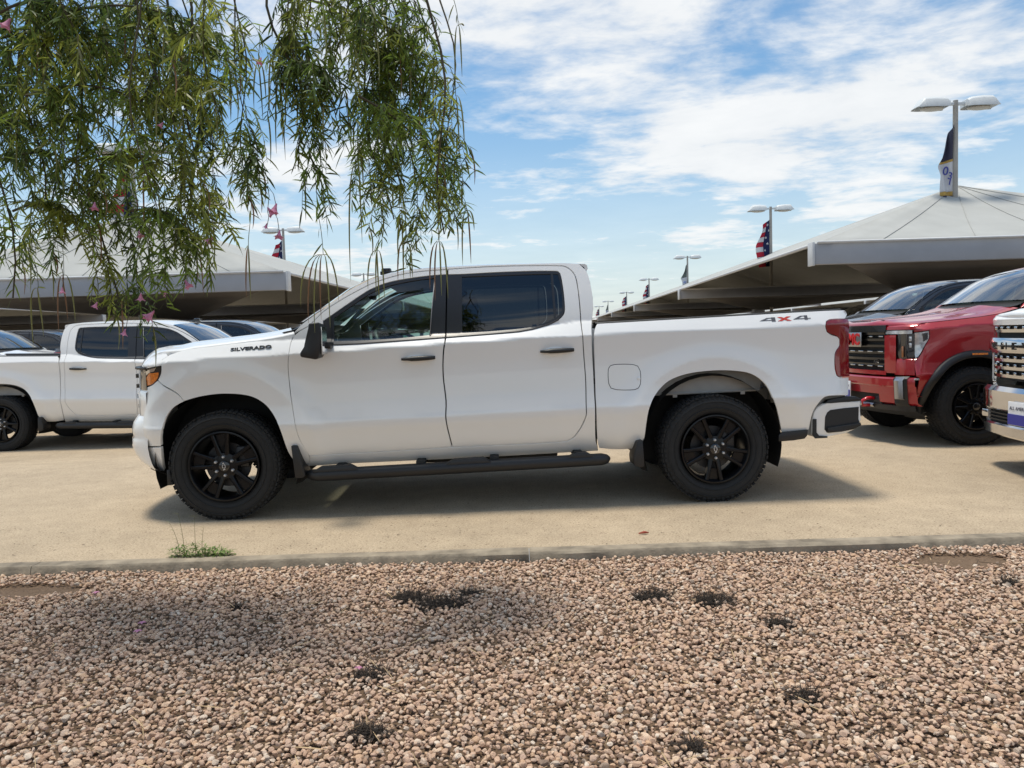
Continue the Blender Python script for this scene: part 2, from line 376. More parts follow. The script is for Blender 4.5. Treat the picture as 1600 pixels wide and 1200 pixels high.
# flush concrete header curb in cast lengths with open joints
xj = 0.075; k0 = -4
for k in range(k0, 5):
    x0 = xj + k * 3.05 + 0.002; x1 = xj + (k + 1) * 3.05 - 0.002
    bm = bmesh.new(); n = 24; rows = []
    for i in range(n + 1):
        x = x0 + (x1 - x0) * i / n; j = lambda q: 0.006 * noise.noise(Vector((x * 2.2 + q * 9, q, 0.3))) + 0.004 * noise.noise(Vector((x * 11, q * 5, 2.3)))
        zt = 0.006 + 0.4 * j(1)
        rows.append([(x, CURB_Y1 + 0.004, -0.12), (x, CURB_Y1 + 0.004, zt), (x, CURB_Y0 + 0.018 + j(2), zt), (x, CURB_Y0 + 0.004 + j(3), zt - 0.014), (x, CURB_Y0 - 0.006 + j(4), -0.12)])
    V = [[bm.verts.new(p) for p in r] for r in rows]
    for i in range(n):
        for j in range(4): bm.faces.new((V[i][j], V[i][j + 1], V[i + 1][j + 1], V[i + 1][j]))
    bm.faces.new(V[0]); bm.faces.new(V[-1][::-1])
    tag(from_bm('curb', bm, CONC, None, True, 0.7), kind='structure')

# ================================================================== PICKUP TRUCKS
T_YAW = 0.0326; T_O = Vector((-2.1906 - math.sin(T_YAW), 5.6809 + math.cos(T_YAW), 0))
_c = Matrix.Rotation(-T_YAW, 4, 'Z') @ (C_POS - T_O)
def p2l(px, py, y): d = Matrix.Rotation(-T_YAW, 4, 'Z') @ ray(px, py); p = _c + d * ((y - _c.y) / d.y); return p.x, p.z
lerp_tab = lambda xs, ys: (lambda x: next((ys[i] + (ys[i + 1] - ys[i]) * (x - xs[i]) / (xs[i + 1] - xs[i]) for i in range(len(xs) - 1) if x <= xs[i + 1] or i == len(xs) - 2)))
z_rock = lambda x: 0.40 + 0.016 * x
z_low = pchip([-1, 0.5, 2.8, 4.8], [0.70, 0.712, 0.759, 0.80])
z_shld = pchip([-0.8, -0.45, 0.0, 0.5, 2.8, 4.8], [1.185, 1.200, 1.228, 1.240, 1.318, 1.345])
z_belt = pchip([-0.8, -0.55, -0.46, -0.25, 0.0, 0.3, 0.5, 0.75, 2.0, 2.83, 4.8], [1.20, 1.245, 1.275, 1.312, 1.335, 1.348, 1.352, 1.352, 1.375, 1.43, 1.485])
z_rail = pchip([2.83, 4.8], [1.40, 1.442])
_prof = pchip([-0.4, 0.0, 0.25, 0.65, 0.90, 1.0, 1.06, 1.3, 1.65, 1.95, 2.0, 2.05, 2.6, 3.0, 3.12, 4.0, 4.3], [0.30, 0.115, 0.068, 0.026, 0.003, 0.0, 0.008, 0.030, 0.037, 0.024, 0.0215, 0.025, 0.066, 0.099, 0.112, 0.285, 0.345])
def inset(x, z, nose=(-0.40, 0.22)):
    a, b, c, d = z_rock(x), z_low(x), z_shld(x), z_belt(x)
    if z < b: t = (z - a) / (b - a)
    elif z < c: t = 1 + (z - b) / (c - b)
    elif z < d: t = 2 + (z - c) / (d - c)
    else: t = 3 + (z - d) / 0.60
    v = _prof(min(4.3, max(-0.4, t)))
    for cx in (0.0, 3.745):
        r = math.hypot(x - cx, z - 0.41); dd = r - 0.53
        if dd < 0.6:
            bmp = (0.25 + 0.75 * max(0, dd) / 0.17) if dd < 0.17 else math.exp(-((dd - 0.17) / 0.10) ** 2)
            v -= 0.022 * bmp
            if dd < 0.17: v *= 0.6 if False else 1
    if x < nose[0]: v += nose[1] * ((nose[0] - x) / 0.30) ** 2.4
    if x > 4.62: v += 0.05 * ((x - 4.62) / 0.17) ** 2
    return v
def px_outline(pts):
    out = []
    for (px, py) in pts:
        i = 0.03
        for _ in range(6):
            x, z = p2l(px, py, -1 + i); i = 0.5 * i + 0.5 * inset(x, z)
        out.append((x, z))
    return out
ARCH_F = [(251.3, 697.3), (251.3, 684), (253.3, 670.7), (257.3, 657.3), (262.7, 646.7), (272, 636), (288, 627), (306.7, 621.3), (330, 617), (352.5, 615.4), (383, 617.5), (402.4, 624), (419.7, 638), (435, 665), (445.7, 695.6), (452, 710), (465, 725)]
DOORCUT = [(483, 712), (468, 686), (461, 662), (457.5, 640), (454, 615), (451, 587), (450, 570), (451, 553), (454.7, 534.7), (460, 524)]
PILLAR = [(471, 515.5), (481, 510), (490, 502), (504, 488), (533, 468.6), (570.7, 448), (590.7, 439.6), (620, 430.6), (653, 424.7), (699, 421)]
OUT = {k: px_outline(v) for k, v in {
    'front_fender': [(253, 562), (270, 552), (300, 545), (330, 541.5), (369, 536.5), (415, 531), (437, 527), (458, 522.5)] + DOORCUT[::-1][1:] + [(484, 724), (476, 729)] + ARCH_F[::-1][:11] + [(276, 614), (254, 601), (246.5, 594), (250.5, 586), (252, 577)],
    'bumper_corner': [(246, 594.5), (238, 601.3), (229, 605), (223, 608), (222.5, 620), (222.5, 633), (223, 651), (223.5, 680), (224.5, 697)] + ARCH_F[:7] + [(276, 615), (254, 602)],
    'bumper_lower': [(224.5, 699.5), (251.5, 699), (252.7, 716), (256, 736.5), (240, 737.5), (229, 734), (225.5, 720)],
    'front_door': DOORCUT + PILLAR + [(698, 428.6), (677, 430), (653, 432.7), (620, 438), (600, 443), (586.7, 448.3), (573, 455), (546.7, 472.5), (520, 491), (505, 501.5), (504.5, 539), (533, 539.3), (560, 537.2), (640, 531.5), (695.5, 527.5), (692, 555), (692, 588), (696.4, 626.5), (696.4, 657), (706, 698.3), (640, 702.7), (580, 706.2)],
    'rear_door': [(700, 420.7), (760, 417), (820, 415.3), (878, 415.5), (886, 418), (893, 423), (899, 432), (903, 452), (906, 480), (909, 515), (912, 555), (915, 596), (915.8, 637.5), (915.8, 648.5), (911, 661), (904, 673), (896, 683), (887.5, 688), (874, 690.3), (800, 694.2), (707, 698.3), (697.4, 657), (697.4, 626.5), (693, 588), (693, 555), (697, 527.3), (764, 522.3), (810.5, 518.3), (832.5, 514.3), (860, 505.5), (873.8, 498.6), (881.5, 489), (882, 472.5), (879, 445), (875, 427), (871, 423.5), (860, 423.2), (832, 423.3), (777.5, 425.2), (722.5, 428.2), (700, 428.8)],
    'cab_frame': [(459, 520), (473, 505.5), (503, 484.6), (547, 453), (569, 441.3), (591, 432), (620, 424.6), (653, 419.5), (700, 416.5), (760, 413.8), (820, 412), (880, 410.8), (905, 412), (916.5, 424), (922, 440), (926.3, 465), (927, 482), (925.5, 494), (924.5, 522), (927, 582), (930, 665), (931, 690), (935, 704.5), (740, 715.5), (568, 723.5), (478, 728.5), (484.5, 723), (484, 712.5), (580, 707.2), (707, 699.4), (800, 695.2), (874, 691.3), (888, 689.2), (897, 684), (905, 674), (912, 662), (916.8, 649), (916.8, 637), (916, 596), (913, 555), (910, 515), (907, 480), (904, 452), (900, 432), (894, 422.6), (886.5, 417), (878, 414.5), (820, 414.3), (760, 416), (699, 420), (653, 423.7), (620, 429.6), (590.7, 438.6), (570.7, 447), (533, 467.6), (504, 487), (490, 501), (481, 509), (471, 514.5)],
    'bedside': [(933, 505.5), (1060, 498.3), (1180, 491.5), (1319.5, 484.2), (1323, 487), (1324.7, 491.7), (1321, 498), (1297, 499), (1291.2, 502), (1290, 509.3), (1292, 518.3), (1299, 523), (1308.5, 526), (1312, 530), (1311.5, 540.5), (1307.3, 547), (1304.6, 553.3), (1304.6, 575.3), (1307.3, 586.2), (1312, 589.6), (1326.8, 589.2), (1325.7, 618), (1300, 618.5), (1288, 621), (1279, 630.3), (1270.8, 643), (1267, 656), (1264, 671.5), (1221, 676.3), (1216, 648), (1208.3, 623.4), (1196, 600.3), (1174.4, 584.8), (1146.6, 579.6), (1109.6, 579.6), (1072.6, 584.8), (1044.9, 595.6), (1026.4, 614), (1015.6, 635.7), (1011, 657), (1006, 690), (1000, 700.6), (961.7, 702.6), (936, 700.5), (933.4, 688.4), (931.7, 637.5), (929.5, 582.5), (928.2, 522), (930, 511)],
    'tail_lamp': [(1291.8, 502.3), (1297, 500), (1325, 498.6), (1326.7, 524), (1327.6, 588), (1312, 588.5), (1308.3, 585.4), (1305.6, 575.3), (1305.6, 553.3), (1308.3, 547), (1312.4, 540.5), (1313, 529.5), (1309, 525), (1299, 522), (1292.7, 517.6), (1291, 509.3)],
    'win_trim_f': [(697.5, 428.8), (677, 430.2), (653, 433), (620, 438.3), (600, 443.3), (586.7, 448.6), (573, 455.3), (546.7, 472.8), (520, 491.3), (505.3, 501.8), (504.8, 538.8), (533, 539), (560, 536.9), (640, 531.2), (695.3, 527.2)],
    'win_f': [(678.5, 434), (653, 437), (620, 443), (600, 448.5), (586.7, 454), (573, 461), (546.7, 479), (521, 497), (521.5, 533), (560, 532), (620, 528.5), (671, 523.5)],
    'sail': [(505.5, 503), (517, 495), (517.5, 534.5), (505, 537)],
    'win_trim_r': [(699.5, 428.8), (722.5, 428.3), (777.5, 425.4), (832, 423.5), (860, 423.4), (870.7, 423.8), (874.7, 427.2), (878.7, 445), (881.7, 472.5), (881.2, 489), (873.6, 498.3), (860, 505.2), (832.5, 514), (810.5, 518), (764, 522), (697.3, 527)],
    'win_r': [(721.5, 432), (777.5, 430), (832, 428), (860.5, 427.5), (863, 460), (866, 497), (852, 504), (832.5, 510), (810.5, 513.5), (764, 517.5), (722, 520)],
    'win_q': [(864, 427.5), (872, 428), (876, 445), (879, 472.5), (878.3, 487), (869, 496)],
    'fuel': [(951, 577), (954, 572), (961, 570), (988, 570), (996, 572.5), (1000, 581), (1000, 600), (997, 606), (990, 608.5), (965, 608.5), (955, 606), (951.5, 598)],
    'lamp_housing': [(223.5, 578), (233, 574.2), (249.5, 572.8), (251.2, 577), (249.7, 586), (245, 594.5), (238, 600.5), (229, 604), (224, 606.5)],
    'amber': [(233, 583.5), (240, 583), (247.3, 582), (246.5, 588), (243.5, 594), (237.5, 599.5), (229.5, 602.8), (226, 600), (228.5, 590)],
    'lamp_chrome': [(224.5, 582), (237, 576.2), (243, 575), (240, 580.5), (233, 582.5), (227, 588)],
}.items()}
# px -> (x,z) for a point on the near wheel plane
def lp(px, py, i=0.0): return p2l(px, py, -1 + i)

def make_wheel(T, cx, cy, cz, R, width, side, spokes=5, rimr=0.262, caps=STEEL, cap_badge=True, spin=0.0):
    """side -1: outer face towards -Y"""
    o = side; h = width
    def Y(y): return cy + o * y * -1 if False else cy - o * y * -1
    # local profile y: 0 = outer face, positive = inwards
    yy = lambda y: cy + (-o) * y if o < 0 else cy - y
    yy = (lambda y: cy + y) if o < 0 else (lambda y: cy - y)
    bm = bmesh.new(); lathe(bm, [(0.02, yy(0.10) - 0), (0.17, yy(0.10)), (0.17, yy(0.125)), (0.02, yy(0.125))], 32, c=(cx, 0, cz))
    bm_box(bm, (cx + 0.12, yy(0.11), cz + 0.06), (0.10, 0.10, 0.16), bev=0.015)
    lathe(bm, [(0.0, yy(0.03)), (0.07, yy(0.03)), (0.08, yy(0.12)), (0.0, yy(0.2))], 16, c=(cx, 0, cz))
    wh = from_bm('wheel', bm, mat('brake iron', (0.05, 0.05, 0.052), 0.45, 0.7), T, True, 0.5)
    # tyre
    bm = bmesh.new(); r0 = rimr + 0.004
    prof = [(r0, yy(0.035)), (r0 + 0.012, yy(0.012)), (r0 + 0.035, yy(-0.004)), (r0 + 0.075, yy(-0.012)), (r0 + 0.105, yy(-0.008)), (R - 0.028, yy(0.004)), (R - 0.012, yy(0.018)), (R - 0.006, yy(0.04)), (R - 0.006, yy(h - 0.04)), (R - 0.012, yy(h - 0.018)), (R - 0.05, yy(h)), (r0 + 0.02, yy(h)), (r0, yy(h - 0.03))]
    lathe(bm, prof, 72, c=(cx, 0, cz))
    nl = 66
    for k in range(nl):
        a = 2 * math.pi * k / nl; ca, sa = math.cos(a), math.sin(a)
        for (yc, wd, rr, hh, st, da) in ((0.024, 0.045, R - 0.007, 0.0105, 0.028, 0), (h - 0.024, 0.045, R - 0.007, 0.0105, 0.028, 0.5), (h * 0.37, 0.055, R - 0.006, 0.014, 0.024, 0.25), (h * 0.64, 0.055, R - 0.006, 0.014, 0.024, 0.75)):
            aa = a + da * 2 * math.pi / nl; c2, s2 = math.cos(aa), math.sin(aa)
            st2 = st * (1.25 if k % 2 else 0.95)
            rot = Matrix.Rotation(-aa, 3, 'Y') 
            bm_box(bm, (cx + rr * c2, yy(yc + 0.008 * (k % 2)), cz + rr * s2), (hh, wd, st2), rot)
        # sidewall lug ends
        rot = Matrix.Rotation(-a, 3, 'Y'); bm_box(bm, (cx + (R - 0.036) * ca, yy(0.000), cz + (R - 0.036) * sa), (0.034 if k % 2 else 0.022, 0.003, 0.022), rot)
    # raised sidewall rings
    for rr in (r0 + 0.05, r0 + 0.10): lathe(bm, [(rr - 0.003, yy(-0.008)), (rr, yy(-0.0135)), (rr + 0.003, yy(-0.0135)), (rr + 0.006, yy(-0.008))], 72, c=(cx, 0, cz))
    from_bm('tyre', bm, RUBBER, wh, True, 0.5)
    # rim barrel + lip + spokes
    bm = bmesh.new()
    lathe(bm, [(rimr + 0.006, yy(0.0)), (rimr + 0.004, yy(-0.008)), (rimr - 0.006, yy(-0.010)), (rimr - 0.014, yy(0.0)), (rimr - 0.022, yy(0.03)), (rimr - 0.03, yy(0.12)), (rimr - 0.02, yy(h - 0.03)), (rimr + 0.006, yy(h - 0.01))], 64, c=(cx, 0, cz))
    lathe(bm, [(0.0, yy(0.012)), (0.06, yy(0.012)), (0.098, yy(0.020)), (0.105, yy(0.035)), (0.105, yy(0.07)), (0.0, yy(0.07))], 40, c=(cx, 0, cz))
    for k in range(spokes):
        a0 = spin + 2 * math.pi * k / spokes
        for sgn in (-1, 1):
            prev = None; ring = []
            for (r, off, wd, yt, yb) in ((0.07, 0.022, 0.022, 0.018, 0.06), (0.12, 0.033, 0.017, 0.012, 0.055), (0.19, 0.046, 0.0145, 0.004, 0.045), (rimr - 0.012, 0.060, 0.017, 0.002, 0.04)):
                d = Vector((math.cos(a0), 0, math.sin(a0))); q = Vector((-math.sin(a0), 0, math.cos(a0)))
                c0 = Vector((cx, 0, cz)) + d * r + q * (sgn * off)
                ring.append([bm.verts.new(c0 + q * (u * wd) + Vector((0, yy(v), 0))) for (u, v) in ((-1, yb), (-0.95, yt + 0.006), (-0.55, yt), (0.55, yt), (0.95, yt + 0.006), (1, yb))])
            for i in range(len(ring) - 1):
                for j in range(6): bm.faces.new((ring[i][j], ring[i][(j + 1) % 6], ring[i + 1][(j + 1) % 6], ring[i + 1][j]))
        # bridge pocket between the two arms near the rim
        d = Vector((math.cos(a0), 0, math.sin(a0))); rot = Matrix.Rotation(-a0, 3, 'Y')
        bm_box(bm, Vector((cx, yy(0.05), cz)) + d * (rimr - 0.06), (0.09, 0.03, 0.07), rot)
    from_bm('rim', bm, WHEELBLK, wh, True, 0.5)
    for k in range(6):
        a = 2 * math.pi * k / 6 + math.pi / 2 + 0.05; bm = bmesh.new(); c = (cx + 0.070 * math.cos(a), 0, cz + 0.070 * math.sin(a))
        lathe(bm, [(0.0, yy(-0.010)), (0.007, yy(-0.010)), (0.011, yy(-0.004)), (0.0115, yy(0.016))], 6, c=c); from_bm('lug_nut', bm, caps, wh, True, 0.5)
    bm = bmesh.new(); lathe(bm, [(0.0, yy(0.000)), (0.032, yy(0.001)), (0.040, yy(0.006)), (0.042, yy(0.016))], 32, c=(cx, 0, cz)); cp = from_bm('centre_cap', bm, GLOSSBLK, wh, True, 0.6)
    if cap_badge:
        bx = [(-0.03, 0.012), (-0.026, -0.006), (-0.011, -0.006), (-0.011, -0.013), (0.012, -0.013), (0.012, -0.006), (0.03, -0.006), (0.026, 0.006), (0.011, 0.006), (0.011, 0.013), (-0.012, 0.013), (-0.012, 0.006)]
        th = math.pi / 2 + 0.15; ct, st = math.cos(th), math.sin(th); outer = [(u * ct - v * st, u * st + v * ct) for u, v in bx]; inner = [(u * .62, v * .62) for u, v in outer]
        bm = bmesh.new(); A = [bm.verts.new((cx + u, yy(-0.0035), cz + v)) for u, v in outer]; B = [bm.verts.new((cx + u, yy(-0.0035), cz + v)) for u, v in inner]
        for i in range(12): bm.faces.new((A[i], A[(i + 1) % 12], B[(i + 1) % 12], B[i]))
        from_bm('wheel_badge', bm, mat('lug chrome', (0.6, 0.6, 0.6), 0.25, 0.4), wh)
    return wh

def plan_fn(tab):
    f = pchip([t[1] for t in tab], [t[0] for t in tab]); return f
PLAN_S = plan_fn([(-0.50, 0.03), (-0.55, 0.06), (-0.603, 0.10), (-0.648, 0.15), (-0.692, 0.21), (-0.745, 0.31), (-0.805, 0.47), (-0.86, 0.75), (-0.88, 1.0)])
PLAN_H = plan_fn([(-0.56, 0.0), (-0.66, 0.045), (-0.73, 0.12), (-0.78, 0.24), (-0.83, 0.45), (-0.87, 0.75), (-0.885, 1.0)])

def build_truck(kind, name):
    """crew-cab pickup; local +X to the tail, -Y the side with the fuel flap, origin on the ground under the front axle"""
    T = empty(name); hd = kind != 'silverado'; dz = 0.075 if hd else 0.0
    paint = {'silverado': WHITE, 'gmc': RED, 'chevy': WHITE, 'grey': GREY}[kind]
    nose = (-0.40, 0.22) if not hd else (-0.52, 0.20)
    side = lambda x, z: Vector((x, inset(x, z, nose) - 1.0, z + dz))
    R = 0.418 if not hd else 0.43
    # ---- skin panels, both sides
    names = ['front_door', 'rear_door', 'cab_frame', 'bedside']
    for m in (False, True):
        for n in names:
            panel(n, OUT[n], side, paint, T, mirror=m, depth=0.035 if n != 'cab_frame' else 0.04, gap=0.0028 if n != 'cab_frame' else 0.0012)
        if not hd:
            for n in ('front_fender', 'bumper_corner', 'bumper_lower'): panel(n, OUT[n], side, paint, T, mirror=m, gap=0.0028)
            lh = panel('headlamp', OUT['lamp_housing'], side, GLOSSBLK, T, mirror=m, off=-0.006, gap=0.001)
            panel('turn_signal', OUT['amber'], side, AMBER, lh, mirror=m, off=0.001, gap=0, depth=0.01)
            panel('lamp_chrome', OUT['lamp_chrome'], side, CHROME, lh, mirror=m, off=0.001, gap=0, depth=0.006)
        panel('tail_lamp', OUT['tail_lamp'], side, REDLENS, T, mirror=m, off=0.004, gap=0.001, depth=0.05)
        # window trims (black ring with a hole) and panes
        tf = panel('window_trim', OUT['win_trim_f'], side, TRIMBLK, T, mirror=m, gap=0.001, off=-0.002, depth=0.02, holes=[OUT['win_f']])
        panel('pane', OUT['win_f'], side, GLASS_F, tf, mirror=m, gap=-0.006, off=-0.012, depth=0)
        panel('sail_panel', OUT['sail'], side, SATINBLK, tf, mirror=m, gap=0, off=0.004, depth=0.01)
        tr = panel('window_trim', OUT['win_trim_r'], side, TRIMBLK, T, mirror=m, gap=0.001, off=-0.002, depth=0.02, holes=[OUT['win_r'], OUT['win_q']])
        panel('pane', OUT['win_r'], side, GLASS_R, tr, mirror=m, gap=-0.006, off=-0.012, depth=0)
        panel('quarter_pane', OUT['win_q'], side, GLASS_R, tr, mirror=m, gap=-0.004, off=-0.010, depth=0)
        sg = -1 if not m else 1
        # bright seam on the B pillar + belt moulding
        bl = [(506, 538.5), (560, 536.7), (640, 531), (695, 527), (764, 521.8), (810.5, 517.8), (832.5, 513.8), (860, 505), (873, 498)]
        bl = px_outline(bl); bm = bmesh.new(); bm_tube(bm, [Vector((x, sg * (1 - inset(x, z) + 0.002), z + dz - 0.004)) for x, z in bl], 0.0075, 6); from_bm('belt_moulding', bm, SATINBLK, T, True, 1.0)
        a = px_outline([(679.5, 433), (675, 480), (671.5, 524)]); bm = bmesh.new(); bm_tube(bm, [Vector((x, sg * (1 - inset(x, z) + 0.001), z + dz)) for x, z in a], 0.0035, 5); from_bm('pillar_strip', bm, mat('grey seal', (0.3, 0.3, 0.31), 0.5), T, True)
        # door handles
        for (ax, ay, bx_, by_) in ((627, 561.5, 680, 558.5), (844, 549.5, 897, 546.5)):
            (x0, z0), (x1, z1) = px_outline([(ax, ay), (bx_, by_)]); yi = lambda x, z: sg * (1 - inset(x, z))
            rows = []
            for i in range(11):
                t = i / 10; x = x0 + (x1 - x0) * t; z = z0 + (z1 - z0) * t + dz; hh = 0.019 - 0.006 * abs(2 * t - 1) ** 3 - (0.004 if t < 0.25 else 0); out = 0.034 * (1 - abs(2 * t - 1) ** 4) + 0.004
                yb = yi(x, z - dz); rows.append([(x, yb, z + hh), (x, yb + sg * out, z + hh * 0.8), (x, yb + sg * (out + 0.006), z), (x, yb + sg * out, z - hh * 0.85), (x, yb, z - hh)])
            dh = loft('door_handle', rows, SATINBLK, T, flip=m)
            # scooped cup behind the grip
            xc, zc = (x0 + x1) / 2 - 0.02, (z0 + z1) / 2 + dz; bm = bmesh.new()
            bmesh.ops.create_uvsphere(bm, u_segments=20, v_segments=8, radius=1, matrix=Matrix.Translation((xc, yi(xc, zc - dz) + sg * 0.001, zc)) @ Matrix.Diagonal((0.075, 0.004, 0.042, 1)))
            from_bm('handle_cup', bm, paint, dh, True)
        # mirror
        mo = [(486.5, 505.5), (503, 503.5), (505.5, 520), (504.5, 541), (502.5, 558.5), (499, 561.5), (474, 557.5), (473.3, 551), (480, 542), (484.5, 533)]
        mp = [p2l(px, py, -1.14) for px, py in mo]
        P = [Vector((x, sg * 1.24, z + dz)) for x, z in mp]
        q = sum(P, Vector()) / len(P); Pin = [Vector((q.x + (p.x - q.x) * 0.9, sg * 1.03, q.z + (p.z - q.z) * 0.93)) for p in P]
        bm = bmesh.new(); A = [bm.verts.new(p) for p in P]; B = [bm.verts.new(p) for p in Pin]; n = len(A)
        bm.faces.new(A); bm.faces.new(B[::-1])
        for i in range(n): bm.faces.new((A[i], B[i], B[(i + 1) % n], A[(i + 1) % n]))
        bmesh.ops.bevel(bm, geom=bm.edges[:], offset=0.012, segments=3, affect='EDGES', profile=0.5)
        mi = from_bm('door_mirror', bm, SATINBLK, T, True, 0.9)
        bm = bmesh.new(); bm_box(bm, (P[3].x + 0.012, sg * 0.98, 1.30 + dz), (0.05, 0.14, 0.05), bev=0.01); from_bm('mirror_arm', bm, SATINBLK, mi, True, 0.7)
        xs_ = [p.x for p in P]; zs_ = [p.z for p in P]
        box('mirror_glass', (max(xs_) + 0.001, sg * 1.135, (max(zs_) + min(zs_)) / 2), (0.006, 0.16, 0.2), CHROME, mi)
        # running board: round-section tube with step pads and brackets
        if not hd:
            (xa, za), (xb, zb) = lp(484, 744), lp(951, 718); ys = sg * 0.975
            pts = [(xa - 0.02, ys - sg * 0.09, za), (xa, ys - sg * 0.04, za), (xa + 0.06, ys, za)] + [(xa + (xb - xa) * t, ys, za + (zb - za) * t) for t in (0.15, 0.4, 0.6, 0.85)] + [(xb - 0.05, ys, zb), (xb - 0.012, ys - sg * 0.01, zb), (xb + 0.004, ys - sg * 0.03, zb)]
            rd = [0.03, 0.042, 0.047, 0.048, 0.048, 0.048, 0.048, 0.047, 0.038, 0.022]
            sb = tube('side_step', pts, rd, SATINBLK, T, n=14)
            for (p0, p1) in ((486, 562), (694, 770), (886, 930)):
                x0 = lp(p0, 730)[0]; x1 = lp(p1, 730)[0]; zt = lambda x: za + (zb - za) * (x - xa) / (xb - xa) + 0.047
                prism('step_pad', [(x0, ys - sg * 0.045, zt(x0) - 0.02), (x0 + 0.07, ys - sg * 0.045, zt(x0) + 0.020), (x1 - 0.07, ys - sg * 0.045, zt(x1) + 0.020), (x1, ys - sg * 0.045, zt(x1) - 0.02)], (0, sg * 0.085, 0), SATINBLK, sb, 0.008)
            for pxb in (530, 657, 773, 905):
                x = lp(pxb, 730)[0]; bm = bmesh.new(); bm_box(bm, (x, ys - sg * 0.14, zt(x) + 0.0), (0.07, 0.30, 0.045), bev=0.008); from_bm('step_bracket', bm, UNDER, sb, True, 0.7)
        else:
            box('side_step', (1.75, sg * 0.97, 0.36), (2.3, 0.16, 0.06), SATINBLK, T, 0.02)
        # mud flaps
        for xf in (0.505, 3.155):
            z0, z1 = (0.30, 0.55) if xf < 1 else (0.285, 0.50)
            prism('mud_flap', [(xf, sg * 0.80, z1), (xf + 0.045, sg * 0.80, z1), (xf + 0.10 if xf < 1 else xf + 0.05, sg * 0.80, z0 + 0.02), (xf + 0.08 if xf < 1 else xf + 0.03, sg * 0.80, z0), (xf + 0.02, sg * 0.80, z0)] if xf < 1 else [(xf - 0.015, sg * 0.80, z1 - 0.01), (xf + 0.03, sg * 0.80, z1), (xf + 0.04, sg * 0.80, z0 + 0.01), (xf + 0.0, sg * 0.80, z0), (xf - 0.04, sg * 0.80, z0 + 0.02), (xf - 0.045, sg * 0.80, z0 + 0.08)], (0, sg * 0.195, 0), SATINBLK, T, 0.008)
        # wheel well liners
        for cx in (0.0, 3.745):
            bm = bmesh.new(); r = 0.545
            lathe(bm, [(r, sg * 0.93), (r + 0.02, sg * 0.80), (r + 0.02, sg * 0.52), (0.2, sg * 0.52)], 24, start=-0.35, end=math.pi + 0.35, c=(cx, 0, 0.43 + dz * 0.6))
            from_bm('wheel_liner', bm, UNDER, T, True, 0.6)
        if not hd or True:
            # painted bed wall seen inside the rear arch
            x0, z0 = lp(1026, 616, 0.2); x1, z1 = lp(1190, 608, 0.2)
            wl = prism('wheelhouse_panel', [(x0 - 0.05, sg * 0.83, z0 + dz), (x1 - 0.03, sg * 0.83, z1 + dz), (x1 + 0.02, sg * 0.83, 1.03 + dz), (x0 - 0.05, sg * 0.83, 1.03 + dz)], (0, -sg * 0.01, 0), GALV, T)
            bm = bmesh.new(); bm_tube(bm, [(x0 - 0.05, sg * 0.845, z0 + dz), (x1 - 0.03, sg * 0.845, z1 + dz)], 0.009, 5); from_bm('flange', bm, GALV, wl)
            for t in (0.16, 0.8):
                box('tab', (x0 + (x1 - x0) * t, sg * 0.846, z0 + (z1 - z0) * t + dz - 0.014), (0.035, 0.006, 0.03), GALV, wl, 0.002)
            prism('arch_trim', [(x_, sg * 0.945, z_ + dz) for x_, z_ in [lp(*q_, 0.04) for q_ in [(1216.5, 690), (1216.5, 680), (1222, 675), (1262.5, 671), (1261, 681), (1257, 685.5), (1240, 688)]]], (0, sg * 0.02, 0), SATINBLK, T, 0.005)
    # fuel flap on the near side
    ff = panel('fuel_flap', OUT['fuel'], side, paint, T, off=0.0022, gap=0, depth=0.006)
    panel('flap_seam', OUT['fuel'], side, mat('panel seam', (0.05, 0.05, 0.05), 0.8), ff, off=0.0008, gap=-0.005, depth=0.0)
    (xn, zn), = px_outline([(998, 592)]); bm = bmesh.new(); bmesh.ops.create_uvsphere(bm, u_segments=12, v_segments=6, radius=1, matrix=Matrix.Translation((xn, inset(xn, zn) - 1.0, zn + dz)) @ Matrix.Diagonal((0.016, 0.006, 0.018, 1))); from_bm('finger_notch', bm, paint, ff, True)
    # ---- upper shell
    top = px_outline([(591, 432), (620, 424.6), (653, 419.5), (700, 416.5), (760, 413.8), (820, 412), (880, 410.8), (905, 411.5)])
    edge = [(x, inset(x, z), z + dz) for x, z in top]
    def roof_rows(dzz=0.0, sh=0.0):
        rows = []
        for k, (x, i, z) in enumerate(edge):
            bow = 0.07 * (1 - k / (len(edge) - 1)); row = []
            for j in range(25):
                u = -1 + 2 * j / 24; yv = u * (1 - i - sh); hgt = 0.052 * (1 - abs(u) ** 2.6) * (0.75 + 0.25 * math.sin(math.pi * (k + 1) / (len(edge) + 1)))
                row.append((x - bow * (1 - u * u), yv, z - 0.003 + hgt + dzz))
            rows.append(row)
        return rows
    loft('roof', roof_rows(), paint, T)
    loft('headliner', roof_rows(-0.045, 0.03), mat('headliner grey', (0.30, 0.30, 0.29), 0.9), T, flip=True)
    # rear spoiler lip + third brake lamp housing
    xr, ir, zr = edge[-1]; rows = []
    for j in range(25):
        u = -1 + 2 * j / 24; yv = u * (1 - ir + 0.002); h0 = 0.052 * (1 - abs(u) ** 2.6) * 0.8; zt = zr - 0.003 + h0
        ex = xr + 0.0
        rows.append([(ex, yv, zt), (ex + 0.045, yv * 0.995, zt - 0.002), (ex + 0.062, yv * 0.992, zt - 0.012), (ex + 0.068, yv * 0.99, zt - 0.038), (ex + 0.056, yv * 0.99, zt - 0.062), (ex + 0.03, yv * 0.99, zt - 0.075)])
    mid_ = lambda r: [tuple(sum(p[c] for p in r) / len(r) for c in range(3))] * len(r)
    loft('roof_spoiler', [mid_(rows[0])] + rows + [mid_(rows[-1])], paint, T, flip=True, angle=0.8)
    box('brake_lamp', (xr + 0.066, 0, zr + 0.015), (0.012, 0.34, 0.03), REDLENS, T, 0.004)
